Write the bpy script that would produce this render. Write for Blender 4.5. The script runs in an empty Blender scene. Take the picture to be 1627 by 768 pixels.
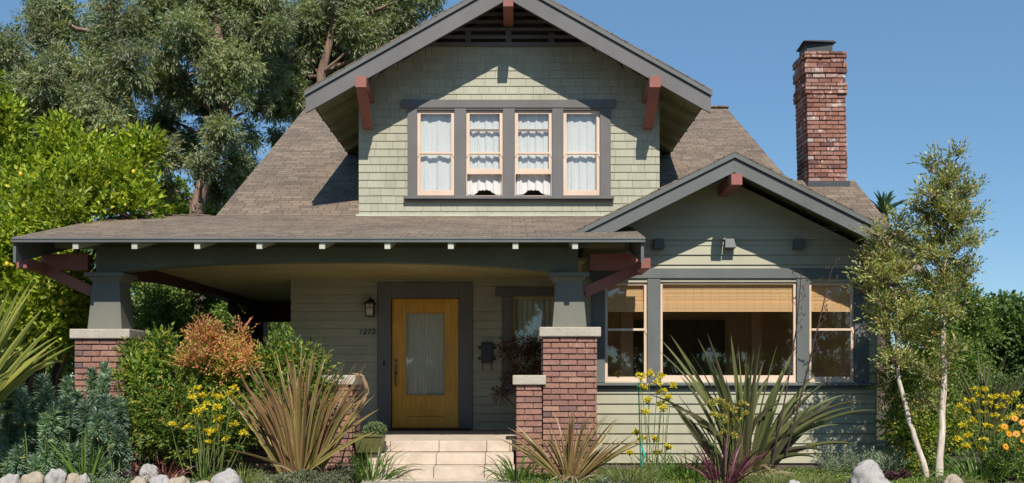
import bpy, math, random
import numpy as np
from mathutils import Vector, Matrix, noise
R = math.radians
random.seed(7); rng = np.random.default_rng(7)
sc = bpy.context.scene
C = sc.collection
H = 1.30                      # eye height above the walk
F = 1600.0                    # focal length in photo pixels
PX, PY = 813.5, 600.0         # principal column and horizon row of the photo
def X(px, Y): return (px - PX) * Y / F
def Z(py, Y): return (PY - py) * Y / F + H
# ------------------------------------------------------------------ camera
cam_d = bpy.data.cameras.new('camera'); cam = bpy.data.objects.new('camera', cam_d); C.objects.link(cam)
cam.location = (0, 0, H); cam.rotation_euler = (R(90), 0, 0)
cam_d.sensor_width = 36; cam_d.lens = 36 * F / 1627; cam_d.shift_y = (PY - 384) / 1627
cam_d.clip_start = 0.1; cam_d.clip_end = 3000
sc.camera = cam
# ------------------------------------------------------------------ light
SUN = Vector((0.115, -1.0, 1.04)).normalized()
el = math.asin(SUN.z); az = math.atan2(SUN.x, SUN.y)
w = bpy.data.worlds.new('World'); sc.world = w; w.use_nodes = True
wn = w.node_tree.nodes; wl = w.node_tree.links
sky = wn.new('ShaderNodeTexSky'); sky.sky_type = 'NISHITA'; sky.sun_disc = False
sky.sun_elevation = el; sky.sun_rotation = az
sky.air_density = 1.0; sky.dust_density = 0.0; sky.ozone_density = 1.9; sky.altitude = 1200
bg = wn['Background']; tint = wn.new('ShaderNodeMix'); tint.data_type = 'RGBA'; tint.blend_type = 'MULTIPLY'; tint.inputs[0].default_value = 1
wl.new(sky.outputs[0], tint.inputs[6]); tint.inputs[7].default_value = (0.88, 1.02, 1.04, 1)
even = wn.new('ShaderNodeMix'); even.data_type = 'RGBA'; even.inputs[0].default_value = .5; wl.new(tint.outputs[2], even.inputs[6]); even.inputs[7].default_value = (1.05, 2.35, 4.2, 1)
wl.new(even.outputs[2], bg.inputs[0]); bg.inputs[1].default_value = 0.12
sd = bpy.data.lights.new('sun', 'SUN'); sd.energy = 4.9; sd.angle = R(0.55); sd.color = (1.0, 0.93, 0.82)
so = bpy.data.objects.new('sun', sd); C.objects.link(so); so.rotation_euler = SUN.to_track_quat('Z', 'Y').to_euler()
so.location = (2, -10, 20)
sc.view_settings.view_transform = 'Standard'; sc.view_settings.look = 'None'
sc.view_settings.exposure = 0.12; sc.view_settings.gamma = 1.0
sc.render.engine = 'CYCLES'
sc.cycles.max_bounces = 8; sc.cycles.transparent_max_bounces = 12

# ------------------------------------------------------------------ materials
class NT:
    def __init__(s, name):
        s.m = bpy.data.materials.new(name); s.m.use_nodes = True
        s.t = s.m.node_tree; s.b = s.t.nodes['Principled BSDF']; s.out = s.t.nodes['Material Output']
        s.tc = s.t.nodes.new('ShaderNodeTexCoord')
    def n(s, typ, **kw):
        nd = s.t.nodes.new('ShaderNode' + typ)
        for k, v in kw.items(): setattr(nd, k, v)
        return nd
    def l(s, a, b): s.t.links.new(a, b)
    def map(s, src='Object', scale=(1, 1, 1)):
        mp = s.n('Mapping'); mp.inputs['Scale'].default_value = scale; s.l(s.tc.outputs[src], mp.inputs[0]); return mp.outputs[0]
    def noise(s, sc_, vec=None, det=4, rough=.55):
        nd = s.n('TexNoise'); nd.inputs['Scale'].default_value = sc_; nd.inputs['Detail'].default_value = det
        nd.inputs['Roughness'].default_value = rough
        s.l(vec if vec is not None else s.tc.outputs['Object'], nd.inputs['Vector']); return nd.outputs['Fac']
    def ramp(s, fac, stops, interp='LINEAR'):
        r = s.n('ValToRGB'); r.color_ramp.interpolation = interp
        e = r.color_ramp.elements
        while len(e) < len(stops): e.new(0.5)
        for el_, (p, c) in zip(e, stops): el_.position = p; el_.color = (*c, 1)
        s.l(fac, r.inputs[0]); return r.outputs[0]
    def mix(s, a, b, fac, mode='MIX'):
        m = s.n('Mix', data_type='RGBA', blend_type=mode)
        for v, i in ((fac, 0), (a, 6), (b, 7)):
            if hasattr(v, 'links'): s.l(v, m.inputs[i])
            else: m.inputs[i].default_value = v if i == 0 else (*v, 1)
        return m.outputs[2]
    def bump(s, h, strength, dist=.01):
        b = s.n('Bump'); b.inputs['Strength'].default_value = strength; b.inputs['Distance'].default_value = dist
        s.l(h, b.inputs['Height']); s.l(b.outputs[0], s.b.inputs['Normal']); return b
    def island(s): return s.n('NewGeometry').outputs['Random Per Island']
def sh(c, k): return tuple(min(1, x * k) for x in c)
def paint(name, col, rough=.55, var=.12, island=.0, scale=3.0, bump=.15, grain=(1, 1, 1), spec=.3):
    m = NT(name)
    f = m.noise(scale, m.map('Object', grain), 6)
    c = m.ramp(f, [(.3, sh(col, 1 - var)), (.7, sh(col, 1 + var))])
    c = m.mix(c, m.ramp(m.noise(.9, m.map('Object', (1, 1, .6)), 5, .6), [(.35, (.88, .87, .84)), (.62, (1.04, 1.04, 1.04))]), 1.0, 'MULTIPLY')
    if island:
        c2 = m.ramp(m.island(), [(0, (1 - island,) * 3), (1, (1 + 0 * island,) * 3)])
        c = m.mix(c, c2, 1.0, 'MULTIPLY')
    # fine dirt specks and weather
    g = m.noise(38, None, 8, .7)
    c = m.mix(c, m.ramp(g, [(.28, (.72, .70, .66)), (.42, (1, 1, 1))]), .55, 'MULTIPLY')
    m.l(c, m.b.inputs['Base Color']); m.b.inputs['Roughness'].default_value = rough
    m.b.inputs['Specular IOR Level'].default_value = spec
    m.bump(m.noise(60, None, 5), bump, .004)
    return m.m
SIDE = paint('sage_paint', (.415, .398, .295), island=.08, var=.07)
SHIN = paint('sage_shingle_paint', (.41, .402, .305), island=.12, var=.06, grain=(8, 8, .6), scale=4, bump=.5)
TRIM = paint('grey_paint', (.148, .143, .143), var=.07)
TRIMB = paint('bluegrey_paint', (.135, .145, .143), var=.08)
COLM = paint('olive_grey_paint', (.165, .165, .138), var=.06)
BEAMG = paint('green_grey_paint', (.125, .14, .10), var=.08)
CEIL = paint('ceiling_paint', (.42, .36, .16), var=.08)
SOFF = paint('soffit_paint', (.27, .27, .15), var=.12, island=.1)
TAILM = paint('pale_tail_paint', (.50, .52, .42), var=.08)
REDP = paint('russet_paint', (.30, .115, .095), var=.12)
REDD = paint('dark_redwood', (.075, .028, .022), var=.2)
SASH = paint('cream_paint', (.72, .545, .42), var=.05)
SASHD = paint('ochre_paint', (.50, .36, .16), var=.05)
IRON = paint('black_iron', (.018, .018, .02), rough=.4, spec=.5)
BRASS = paint('aged_brass', (.16, .07, .03), rough=.35, spec=.7)
METAL = paint('flashing', (.06, .065, .07), rough=.5)
INTW = paint('interior_plaster', (.74, .58, .38), var=.1)
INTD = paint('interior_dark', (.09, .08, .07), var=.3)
INTF = paint('interior_floor', (.34, .22, .12), var=.3)
TERRA = paint('olive_glazed_pot', (.13, .13, .05), rough=.35, var=.2)
TURQ = paint('turquoise_tie', (.03, .42, .40), rough=.6)
STAKE = paint('green_stake', (.02, .17, .08), rough=.6)
SMOKE = paint('creamy_lamp_glass', (.62, .50, .34), rough=.3)

def mk_door():
    m = NT('mustard_wood')
    f = m.noise(3, m.map('Object', (9, 9, .5)), 8, .65)
    c = m.ramp(f, [(.25, (.50, .235, .012)), (.75, (.84, .43, .025))])
    c = m.mix(c, m.ramp(m.noise(1.6), [(.35, (.75, .7, .6)), (.6, (1, 1, 1))]), .6, 'MULTIPLY')
    m.l(c, m.b.inputs['Base Color']); m.b.inputs['Roughness'].default_value = .38; m.bump(f, .2, .003); return m.m
DOOR = mk_door()
def mk_brick(name, stops, var=.25, eff=.10):
    m = NT(name)
    c = m.ramp(m.island(), stops)
    c = m.mix(c, m.ramp(m.noise(22, None, 6, .7), [(.3, (1 - var,) * 3), (.7, (1.15, 1.12, 1.1))]), 1.0, 'MULTIPLY')
    c = m.mix(c, m.ramp(m.noise(9, None, 5, .7), [(.56, (0, 0, 0)), (.66, (eff, eff * .95, eff * .9))]), .7, 'ADD')
    m.l(c, m.b.inputs['Base Color']); m.b.inputs['Roughness'].default_value = .9
    m.bump(m.noise(45, None, 8, .7), .8, .008); return m.m
BRICK = mk_brick('porch_brick', [(0, (.13, .09, .09)), (.12, (.18, .12, .115)), (.2, (.28, .145, .115)), (.5, (.35, .18, .13)), (.75, (.29, .145, .12)), (1, (.40, .23, .165))])
CBRICK = mk_brick('chimney_brick', [(0, (.16, .075, .065)), (.25, (.27, .12, .09)), (.6, (.37, .18, .13)), (.82, (.33, .19, .155)), (.95, (.42, .28, .24)), (1, (.50, .42, .38))], .4, .42)
MORTAR = paint('mortar', (.12, .095, .08), rough=.95, var=.3, bump=.8)
def mk_stone(name, col, speck, rough=.85):
    m = NT(name)
    c = m.ramp(m.noise(5, None, 6), [(.3, sh(col, .82)), (.7, sh(col, 1.12))])
    c = m.mix(c, m.ramp(m.noise(70, None, 3, .8), [(.36, speck), (.46, (1, 1, 1))]), .8, 'MULTIPLY')
    m.l(c, m.b.inputs['Base Color']); m.b.inputs['Roughness'].default_value = rough
    m.bump(m.noise(28, None, 8, .7), .6, .01); return m.m
CAPST = mk_stone('granite_cap', (.47, .42, .35), (.55, .5, .48))
STEP = mk_stone('cream_step_stone', (.60, .50, .405), (.86, .82, .78))
ROCK = mk_stone('granite_rock', (.43, .40, .38), (.45, .45, .47))
ROCKT = mk_stone('tan_rock', (.42, .35, .27), (.6, .55, .5))
WALK = mk_stone('concrete_walk', (.40, .36, .31), (.75, .72, .7))
def mk_roof():
    m = NT('asphalt_shingle')
    b = m.n('TexBrick'); m.l(m.tc.outputs['UV'], b.inputs['Vector'])
    b.inputs['Scale'].default_value = 1; b.inputs['Brick Width'].default_value = .19; b.inputs['Row Height'].default_value = .13
    b.inputs['Mortar Size'].default_value = .006; b.inputs['Mortar Smooth'].default_value = .3; b.inputs['Bias'].default_value = 0
    b.offset = .37; b.squash = 1.6; b.squash_frequency = 3
    b.inputs['Color1'].default_value = (.25, .192, .138, 1); b.inputs['Color2'].default_value = (.155, .118, .088, 1)
    b.inputs['Mortar'].default_value = (.055, .042, .034, 1)
    b2 = m.n('TexBrick'); m.l(m.map('UV', (1, 1, 1)), b2.inputs['Vector'])
    b2.inputs['Scale'].default_value = 1; b2.inputs['Brick Width'].default_value = .61; b2.inputs['Row Height'].default_value = .13
    b2.inputs['Mortar Size'].default_value = 0; b2.offset = .21
    b2.inputs['Color1'].default_value = (1.06, 1.05, 1.04, 1); b2.inputs['Color2'].default_value = (.92, .92, .93, 1)
    c = m.mix(b.outputs[0], b2.outputs[0], 1.0, 'MULTIPLY')
    c = m.mix(c, m.ramp(m.noise(.9, None, 5), [(.3, (.82, .82, .84)), (.7, (1.12, 1.1, 1.08))]), 1.0, 'MULTIPLY')
    c = m.mix(c, m.ramp(m.noise(140, None, 2), [(.35, (.7, .7, .7)), (.65, (1.2, 1.2, 1.2))]), .7, 'MULTIPLY')
    m.l(c, m.b.inputs['Base Color']); m.b.inputs['Roughness'].default_value = .95
    bw = m.n('RGBToBW'); m.l(b.outputs[0], bw.inputs[0]); m.bump(bw.outputs[0], .7, .05); return m.m
ROOF = mk_roof()
def mk_glass():
    m = NT('window_glass'); t = m.t; t.nodes.remove(m.b)
    tr = m.n('BsdfTransparent'); tr.inputs[0].default_value = (.965, .98, .975, 1)
    gl = m.n('BsdfGlossy'); gl.inputs['Roughness'].default_value = .015; gl.inputs['Color'].default_value = (.95, .98, 1, 1)
    lw = m.n('LayerWeight'); lw.inputs[0].default_value = .5; pw = m.n('Math', operation='POWER'); m.l(lw.outputs['Facing'], pw.inputs[0]); pw.inputs[1].default_value = 4
    fr = m.n('Math', operation='MULTIPLY_ADD'); m.l(pw.outputs[0], fr.inputs[0]); fr.inputs[1].default_value = .7; fr.inputs[2].default_value = .06
    bp = m.n('Bump'); bp.inputs['Strength'].default_value = .03; bp.inputs['Distance'].default_value = .01
    m.l(m.noise(2.2, None, 2), bp.inputs['Height']); m.l(bp.outputs[0], gl.inputs['Normal'])
    mx = m.n('MixShader'); m.l(fr.outputs[0], mx.inputs[0]); m.l(tr.outputs[0], mx.inputs[1]); m.l(gl.outputs[0], mx.inputs[2])
    m.l(mx.outputs[0], m.out.inputs['Surface']); return m.m
GLASS = mk_glass()
def fabric(name, col, trans=.35):
    m = NT(name)
    c = m.ramp(m.noise(60, m.map('Object', (1, 1, .2)), 4), [(.3, sh(col, .9)), (.7, col)])
    m.l(c, m.b.inputs['Base Color']); m.b.inputs['Roughness'].default_value = .9
    t = m.n('BsdfTranslucent'); m.l(c, t.inputs[0]); mx = m.n('MixShader'); mx.inputs[0].default_value = trans
    m.l(m.b.outputs[0], mx.inputs[1]); m.l(t.outputs[0], mx.inputs[2]); m.l(mx.outputs[0], m.out.inputs['Surface']); return m.m
CURT = fabric('white_curtain', (.90, .88, .86), .2)
CURTG = fabric('cream_sheer', (.80, .78, .66), .2)
def mk_bamboo():
    m = NT('bamboo_blind')
    wv = m.n('TexWave', wave_type='BANDS', bands_direction='Z'); wv.inputs['Scale'].default_value = 22; wv.inputs['Distortion'].default_value = .5
    m.l(m.tc.outputs['Object'], wv.inputs[0])
    c = m.ramp(wv.outputs['Fac'], [(.1, (.62, .34, .15)), (.6, (.85, .53, .27))])
    w2 = m.n('TexWave', wave_type='BANDS', bands_direction='X'); w2.inputs['Scale'].default_value = 2.6; m.l(m.tc.outputs['Object'], w2.inputs[0])
    c = m.mix(c, m.ramp(w2.outputs['Fac'], [(.0, (.78, .74, .7)), (.14, (1, 1, 1))]), .35, 'MULTIPLY')
    m.l(c, m.b.inputs['Base Color']); m.b.inputs['Roughness'].default_value = .7; m.bump(wv.outputs['Fac'], .5, .005); return m.m
BAMBOO = mk_bamboo()
def leafmat(name, stops, trans=.35, rough=.5, big=.25, spec=.35, bigscale=1.2):
    m = NT(name)
    c = m.ramp(m.island(), stops)
    if big:
        c = m.mix(c, m.ramp(m.noise(bigscale, None, 3), [(.35, (1 - big,) * 3), (.65, (1 + big, 1 + big, 1))]), 1.0, 'MULTIPLY')
    m.l(c, m.b.inputs['Base Color']); m.b.inputs['Roughness'].default_value = rough; m.b.inputs['Specular IOR Level'].default_value = spec
    t = m.n('BsdfTranslucent'); m.l(m.mix(c, (1.25, 1.3, .6), 1.0, 'MULTIPLY'), t.inputs[0])
    mx = m.n('MixShader'); mx.inputs[0].default_value = trans
    m.l(m.b.outputs[0], mx.inputs[1]); m.l(t.outputs[0], mx.inputs[2]); m.l(mx.outputs[0], m.out.inputs['Surface']); return m.m
def bladematerial(name, body, edge, streak, rough=.42):
    m = NT(name)
    c = m.ramp(m.island(), [(i / (len(body) - 1), b) for i, b in enumerate(body)])
    sx = m.n('SeparateXYZ'); m.l(m.tc.outputs['UV'], sx.inputs[0])
    a = m.n('Math', operation='SUBTRACT'); m.l(sx.outputs[0], a.inputs[0]); a.inputs[1].default_value = .5
    b = m.n('Math', operation='ABSOLUTE'); m.l(a.outputs[0], b.inputs[0])
    c = m.mix(c, edge, m.ramp(b.outputs[0], [(.30, (0, 0, 0)), (.42, (.75,) * 3)]))
    c = m.mix(c, streak, m.ramp(m.noise(6, m.map('UV', (3, .25, 1)), 3), [(.5, (0, 0, 0)), (.62, (.6,) * 3)]))
    m.l(c, m.b.inputs['Base Color']); m.b.inputs['Roughness'].default_value = rough
    t = m.n('BsdfTranslucent'); m.l(c, t.inputs[0]); mx = m.n('MixShader'); mx.inputs[0].default_value = .22
    m.l(m.b.outputs[0], mx.inputs[1]); m.l(t.outputs[0], mx.inputs[2]); m.l(mx.outputs[0], m.out.inputs['Surface']); return m.m
L_EUC = leafmat('eucalyptus_leaf', [(0, (0.110, 0.152, 0.091)), (.45, (0.220, 0.275, 0.183)), (.8, (0.366, 0.403, 0.287)), (.96, (0.488, 0.451, 0.329)), (1, (0.415, 0.220, 0.146))], trans=.42, rough=.42, big=.3, bigscale=.5)
L_LEM = leafmat('lemon_leaf', [(0, (0.102, 0.166, 0.019)), (.5, (0.256, 0.346, 0.032)), (.85, (0.461, 0.538, 0.077)), (1, (0.666, 0.614, 0.102))], trans=.42, rough=.35, big=.25)
L_NAN = leafmat('nandina_leaf', [(0, (0.054, 0.120, 0.036)), (.45, (0.132, 0.228, 0.048)), (.8, (0.288, 0.360, 0.060)), (.95, (0.432, 0.408, 0.084)), (1, (0.504, 0.240, 0.096))], trans=.35)
L_NANR = leafmat('nandina_tip_leaf', [(0, (.68, .20, .16)), (.4, (.72, .32, .17)), (.7, (.62, .46, .13)), (1, (.30, .38, .07))], trans=.35)
L_EUPH = leafmat('spurge_leaf', [(0, (0.169, 0.273, 0.221)), (.7, (0.338, 0.481, 0.403)), (.97, (0.494, 0.598, 0.455)), (1, (0.585, 0.494, 0.234))], trans=.2)
L_SILV = leafmat('silver_leaf', [(0, (.14, .19, .13)), (1, (.27, .32, .24))], trans=.2)
L_YOUNG = leafmat('young_tree_leaf', [(0, (0.137, 0.178, 0.068)), (.5, (0.287, 0.328, 0.116)), (.85, (0.492, 0.478, 0.192)), (1, (0.573, 0.342, 0.192))], trans=.3, rough=.4)
L_VINE = leafmat('climber_leaf', [(0, (0.072, 0.132, 0.024)), (.5, (0.168, 0.252, 0.042)), (.85, (0.360, 0.408, 0.072)), (1, (0.456, 0.216, 0.084))], trans=.35)
L_DARK = leafmat('evergreen_leaf', [(0, (0.035, 0.077, 0.025)), (.6, (0.091, 0.161, 0.042)), (1, (0.210, 0.280, 0.077))], trans=.25)
L_MID = leafmat('shrub_leaf', [(0, (0.054, 0.108, 0.024)), (.6, (0.144, 0.228, 0.048)), (1, (0.300, 0.348, 0.096))], trans=.3)
L_YG = leafmat('yellow_green_leaf', [(0, (0.092, 0.161, 0.011)), (.6, (0.196, 0.276, 0.023)), (1, (0.345, 0.380, 0.046))], trans=.4)
L_MAP = leafmat('maple_leaf', [(0, (.09, .02, .02)), (.6, (.15, .05, .03)), (1, (.10, .13, .03))], trans=.3)
L_GC = leafmat('carpet_leaf', [(0, (.06, .09, .04)), (.5, (.14, .17, .10)), (.85, (.22, .23, .16)), (1, (.25, .15, .12))], trans=.2)
L_PURP = leafmat('purple_leaf', [(0, (.03, .012, .02)), (1, (.10, .035, .06))], trans=.2)
L_SUCC = leafmat('succulent_leaf', [(0, (.12, .19, .08)), (1, (.26, .33, .17))], trans=.2)
L_YEL = leafmat('yellow_petal', [(0, (.68, .54, .02)), (1, (.88, .76, .07))], trans=.3, big=0)
L_PYEL = leafmat('pale_yellow_petal', [(0, (.38, .34, .06)), (1, (.60, .52, .13))], trans=.3, big=0)
L_ORAN = leafmat('orange_petal', [(0, (.75, .28, .01)), (1, (.85, .42, .015))], trans=.3, big=0)
B_GREEN = bladematerial('green_flax_blade', [(0.072, 0.091, 0.033), (0.156, 0.182, 0.058), (0.104, 0.085, 0.065), (0.091, 0.111, 0.039), (0.208, 0.221, 0.078)], (.19, .185, .065), (.10, .12, .04))
B_YEL = bladematerial('variegated_flax_blade', [(.11, .15, .03), (.24, .27, .05), (.36, .36, .07)], (.55, .52, .12), (.16, .2, .05))
B_BRON = bladematerial('bronze_flax_blade', [(0.086, 0.070, 0.035), (0.234, 0.117, 0.070), (0.133, 0.148, 0.039), (0.359, 0.172, 0.109), (0.101, 0.101, 0.039), (0.250, 0.242, 0.062), (0.172, 0.094, 0.062), (0.187, 0.195, 0.047), (0.390, 0.312, 0.109)], (.44, .38, .11), (.46, .17, .12))
B_RED = bladematerial('red_strap_blade', [(.13, .03, .04), (.20, .05, .05), (.24, .09, .06)], (.25, .07, .06), (.30, .08, .07))
B_BURG = bladematerial('burgundy_strap_blade', [(.05, .012, .025), (.12, .03, .055), (.18, .05, .07)], (.17, .04, .07), (.22, .08, .09))
B_STRAP = bladematerial('green_strap_blade', [(.05, .12, .015), (.10, .19, .025), (.17, .26, .04)], (.14, .22, .04), (.08, .15, .02))
B_GRASS = bladematerial('fine_grass_blade', [(.12, .17, .03), (.20, .25, .06), (.32, .33, .12)], (.24, .28, .08), (.3, .3, .12))
B_PALM = bladematerial('palm_blade', [(.03, .08, .03), (.06, .12, .05)], (.06, .12, .05), (.05, .1, .04))
def bark(name, c0, c1, scale=8, grain=(3, 3, .5)):
    m = NT(name); f = m.noise(scale, m.map('Object', grain), 7, .65)
    c = m.ramp(f, [(.3, c0), (.65, c1)]); m.l(c, m.b.inputs['Base Color']); m.b.inputs['Roughness'].default_value = .9
    m.bump(f, .6, .02); return m.m
BARK = bark('grey_bark', (.05, .035, .025), (.20, .14, .10))
BARKE = bark('eucalyptus_bark', (.07, .04, .03), (.30, .20, .15), 2.2)
BARKP = bark('papery_bark', (.40, .29, .21), (.84, .75, .64), 9)
TWIG = bark('twig_bark', (.07, .045, .03), (.18, .11, .07))
DRYV = bark('dry_vine', (.25, .15, .08), (.5, .33, .2))
STEMG = bark('green_stem', (.08, .12, .03), (.16, .2, .06))
STALK = bark('dark_stalk', (.03, .018, .018), (.09, .05, .045))
FRUIT = paint('lemon_skin', (.75, .50, .03), rough=.45)

# ------------------------------------------------------------------ mesh builder
class MB:
    def __init__(s): s.v = []; s.f = []; s.uv = None
    def add(s, vs, fs):
        o = len(s.v); s.v += [tuple(v) for v in vs]; s.f += [tuple(i + o for i in f) for f in fs]; return s
    def hexa(s, v): return s.add(v, [(0, 3, 2, 1), (4, 5, 6, 7), (0, 1, 5, 4), (1, 2, 6, 5), (2, 3, 7, 6), (3, 0, 4, 7)])
    def box(s, x0, x1, y0, y1, z0, z1):
        return s.hexa([(x0, y0, z0), (x1, y0, z0), (x1, y1, z0), (x0, y1, z0), (x0, y0, z1), (x1, y0, z1), (x1, y1, z1), (x0, y1, z1)])
    def xz(s, poly, y0, y1):        # polygon in x,z pushed along y
        n = len(poly); a = sum(poly[i][0] * poly[(i + 1) % n][1] - poly[(i + 1) % n][0] * poly[i][1] for i in range(n))
        if a < 0: poly = poly[::-1]
        vs = [(x, y0, z) for x, z in poly] + [(x, y1, z) for x, z in poly]
        return s.add(vs, [tuple(range(n)), tuple(range(2 * n - 1, n - 1, -1))] + [(i, i + n, (i + 1) % n + n, (i + 1) % n) for i in range(n)])
    def yz(s, poly, x0, x1):
        n = len(poly); a = sum(poly[i][0] * poly[(i + 1) % n][1] - poly[(i + 1) % n][0] * poly[i][1] for i in range(n))
        if a > 0: poly = poly[::-1]
        vs = [(x0, y, z) for y, z in poly] + [(x1, y, z) for y, z in poly]
        return s.add(vs, [tuple(range(n)), tuple(range(2 * n - 1, n - 1, -1))] + [(i, i + n, (i + 1) % n + n, (i + 1) % n) for i in range(n)])
    def beam(s, p, q, wx, h, up=(0, 0, 1)):
        p, q = Vector(p), Vector(q); d = (q - p).normalized(); side = d.cross(Vector(up)).normalized() * wx / 2; u = side.cross(d).normalized() * h / 2
        return s.hexa([p - side - u, p + side - u, q + side - u, q - side - u, p - side + u, p + side + u, q + side + u, q - side + u])
    def tube(s, pts, rad, n=7, cap=True):
        pts = [Vector(p) for p in pts]; rows = []
        if not hasattr(rad, '__len__'): rad = [rad] * len(pts)
        o = len(s.v); ref = Vector((0.31, .22, .93))
        for i, p in enumerate(pts):
            d = (pts[min(i + 1, len(pts) - 1)] - pts[max(i - 1, 0)]).normalized()
            a = d.cross(ref)
            if a.length < .05: a = d.cross(Vector((1, 0, 0)))
            a.normalize(); b = d.cross(a)
            s.v += [tuple(p + (a * math.cos(2 * math.pi * k / n) + b * math.sin(2 * math.pi * k / n)) * rad[i]) for k in range(n)]
        for i in range(len(pts) - 1):
            s.f += [(o + i * n + k, o + i * n + (k + 1) % n, o + (i + 1) * n + (k + 1) % n, o + (i + 1) * n + k) for k in range(n)]
        if cap: s.f += [tuple(o + k for k in range(n - 1, -1, -1)), tuple(o + (len(pts) - 1) * n + k for k in range(n))]
        return s
    def lathe(s, prof, c=(0, 0, 0), n=20, ax='z'):
        o = len(s.v)
        for r, z in prof:
            for k in range(n):
                a = 2 * math.pi * k / n; q = (r * math.cos(a), r * math.sin(a), z)
                if ax == 'y': q = (q[0], q[2], q[1])
                if ax == 'x': q = (q[2], q[0], q[1])
                s.v.append((c[0] + q[0], c[1] + q[1], c[2] + q[2]))
        for i in range(len(prof) - 1):
            s.f += [(o + i * n + k, o + i * n + (k + 1) % n, o + (i + 1) * n + (k + 1) % n, o + (i + 1) * n + k) for k in range(n)]
        s.f += [tuple(o + k for k in range(n - 1, -1, -1)), tuple(o + (len(prof) - 1) * n + k for k in range(n))]
        return s
    def build(s, name, mat, parent=None, bevel=0, smooth=False, uv=True):
        me = bpy.data.meshes.new(name); me.from_pydata(s.v, [], s.f); me.update()
        if uv and s.uv is None and len(me.polygons) < 60000:
            l = me.uv_layers.new(name='UVMap').data
            for p in me.polygons:
                n = p.normal; u = Vector((-n.y, n.x, 0))
                if u.length < .02: u = Vector((1, 0, 0))
                u.normalize(); vv = n.cross(u)
                for li in p.loop_indices:
                    co = me.vertices[me.loops[li].vertex_index].co; l[li].uv = (co.dot(u), co.dot(vv))
        elif s.uv is not None:
            l = me.uv_layers.new(name='UVMap').data
            for p in me.polygons:
                for li in p.loop_indices: l[li].uv = s.uv[me.loops[li].vertex_index]
        if smooth: me.shade_smooth()
        me.materials.append(mat)
        o = bpy.data.objects.new(name, me); C.objects.link(o); attach(o, parent)
        if bevel:
            b = o.modifiers.new('bevel', 'BEVEL'); b.width = bevel; b.segments = 1 if bevel < .008 else 2; b.limit_method = 'ANGLE'
        return o
def wloc(o):
    v = Vector((0, 0, 0))
    while o is not None:
        v += o.location + o.matrix_parent_inverse.translation if o.parent else o.location
        o = o.parent
    return v
def attach(o, parent):
    if parent is not None:
        o.parent = parent; o.matrix_parent_inverse = Matrix.Translation(-wloc(parent))
def tag(o, label=None, cat=None, group=None, kind=None):
    for k, v in (('label', label), ('category', cat), ('group', group), ('kind', kind)):
        if v: o[k] = v
    return o
def thing(name, label, cat, loc=(0, 0, 0), group=None):
    o = bpy.data.objects.new(name, None); C.objects.link(o); o.location = loc; o.empty_display_size = .2
    return tag(o, label, cat, group)

# ================================================================== SETTING
g = MB(); NG = 60
def gz(x, y):
    b = 0.0
    if 9.5 < y < 16: b = .05 * noise.noise(Vector((x * .7, y * .7, 0))) + .03
    if -2.1 < x < .3 and y < 13.6: b = -.03
    if abs(x) > 60 or abs(y) > 60: b = -.3
    return b - .02
xs = sorted(set([-900, -300, -120, -60, -30, -18, -12] + [round(-10 + .25 * i, 2) for i in range(81)] + [12, 18, 30, 60, 120, 300, 900]))
ys = sorted(set([-900, -300, -120, -60, -20, 0, 5, 8] + [round(9 + .25 * i, 2) for i in range(33)] + [18, 20, 24, 30, 45, 60, 120, 300, 900, 1500]))
vs = [(x, y, gz(x, y)) for y in ys for x in xs]; nx = len(xs)
g.add(vs, [(j * nx + i, j * nx + i + 1, (j + 1) * nx + i + 1, (j + 1) * nx + i) for j in range(len(ys) - 1) for i in range(nx - 1)])
m = NT('garden_soil')
c = m.ramp(m.noise(5, None, 8, .7), [(.3, (.045, .03, .02)), (.6, (.12, .085, .055)), (.8, (.17, .14, .09))])
c = m.mix(c, (.09, .12, .04), m.ramp(m.noise(1.3, None, 4), [(.45, (0, 0, 0)), (.6, (.8,) * 3)]))
m.l(c, m.b.inputs['Base Color']); m.b.inputs['Roughness'].default_value = 1; m.bump(m.noise(30, None, 8, .75), 1, .05)
tag(g.build('ground', m.m, smooth=True), kind='structure')
pth = MB()
for i in range(9):
    pth.box(-1.85, .10, 12.55 - 1.25 * (i + 1) + .008, 12.55 - 1.25 * i, -.10, .012)
tag(pth.build('garden_path', WALK, bevel=.004), kind='structure')
road = MB(); road.box(-300, 300, -14, -5, -.2, -.012)
tag(road.build('road', paint('asphalt', (.05, .05, .052), rough=.9), None), kind='structure')

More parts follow.
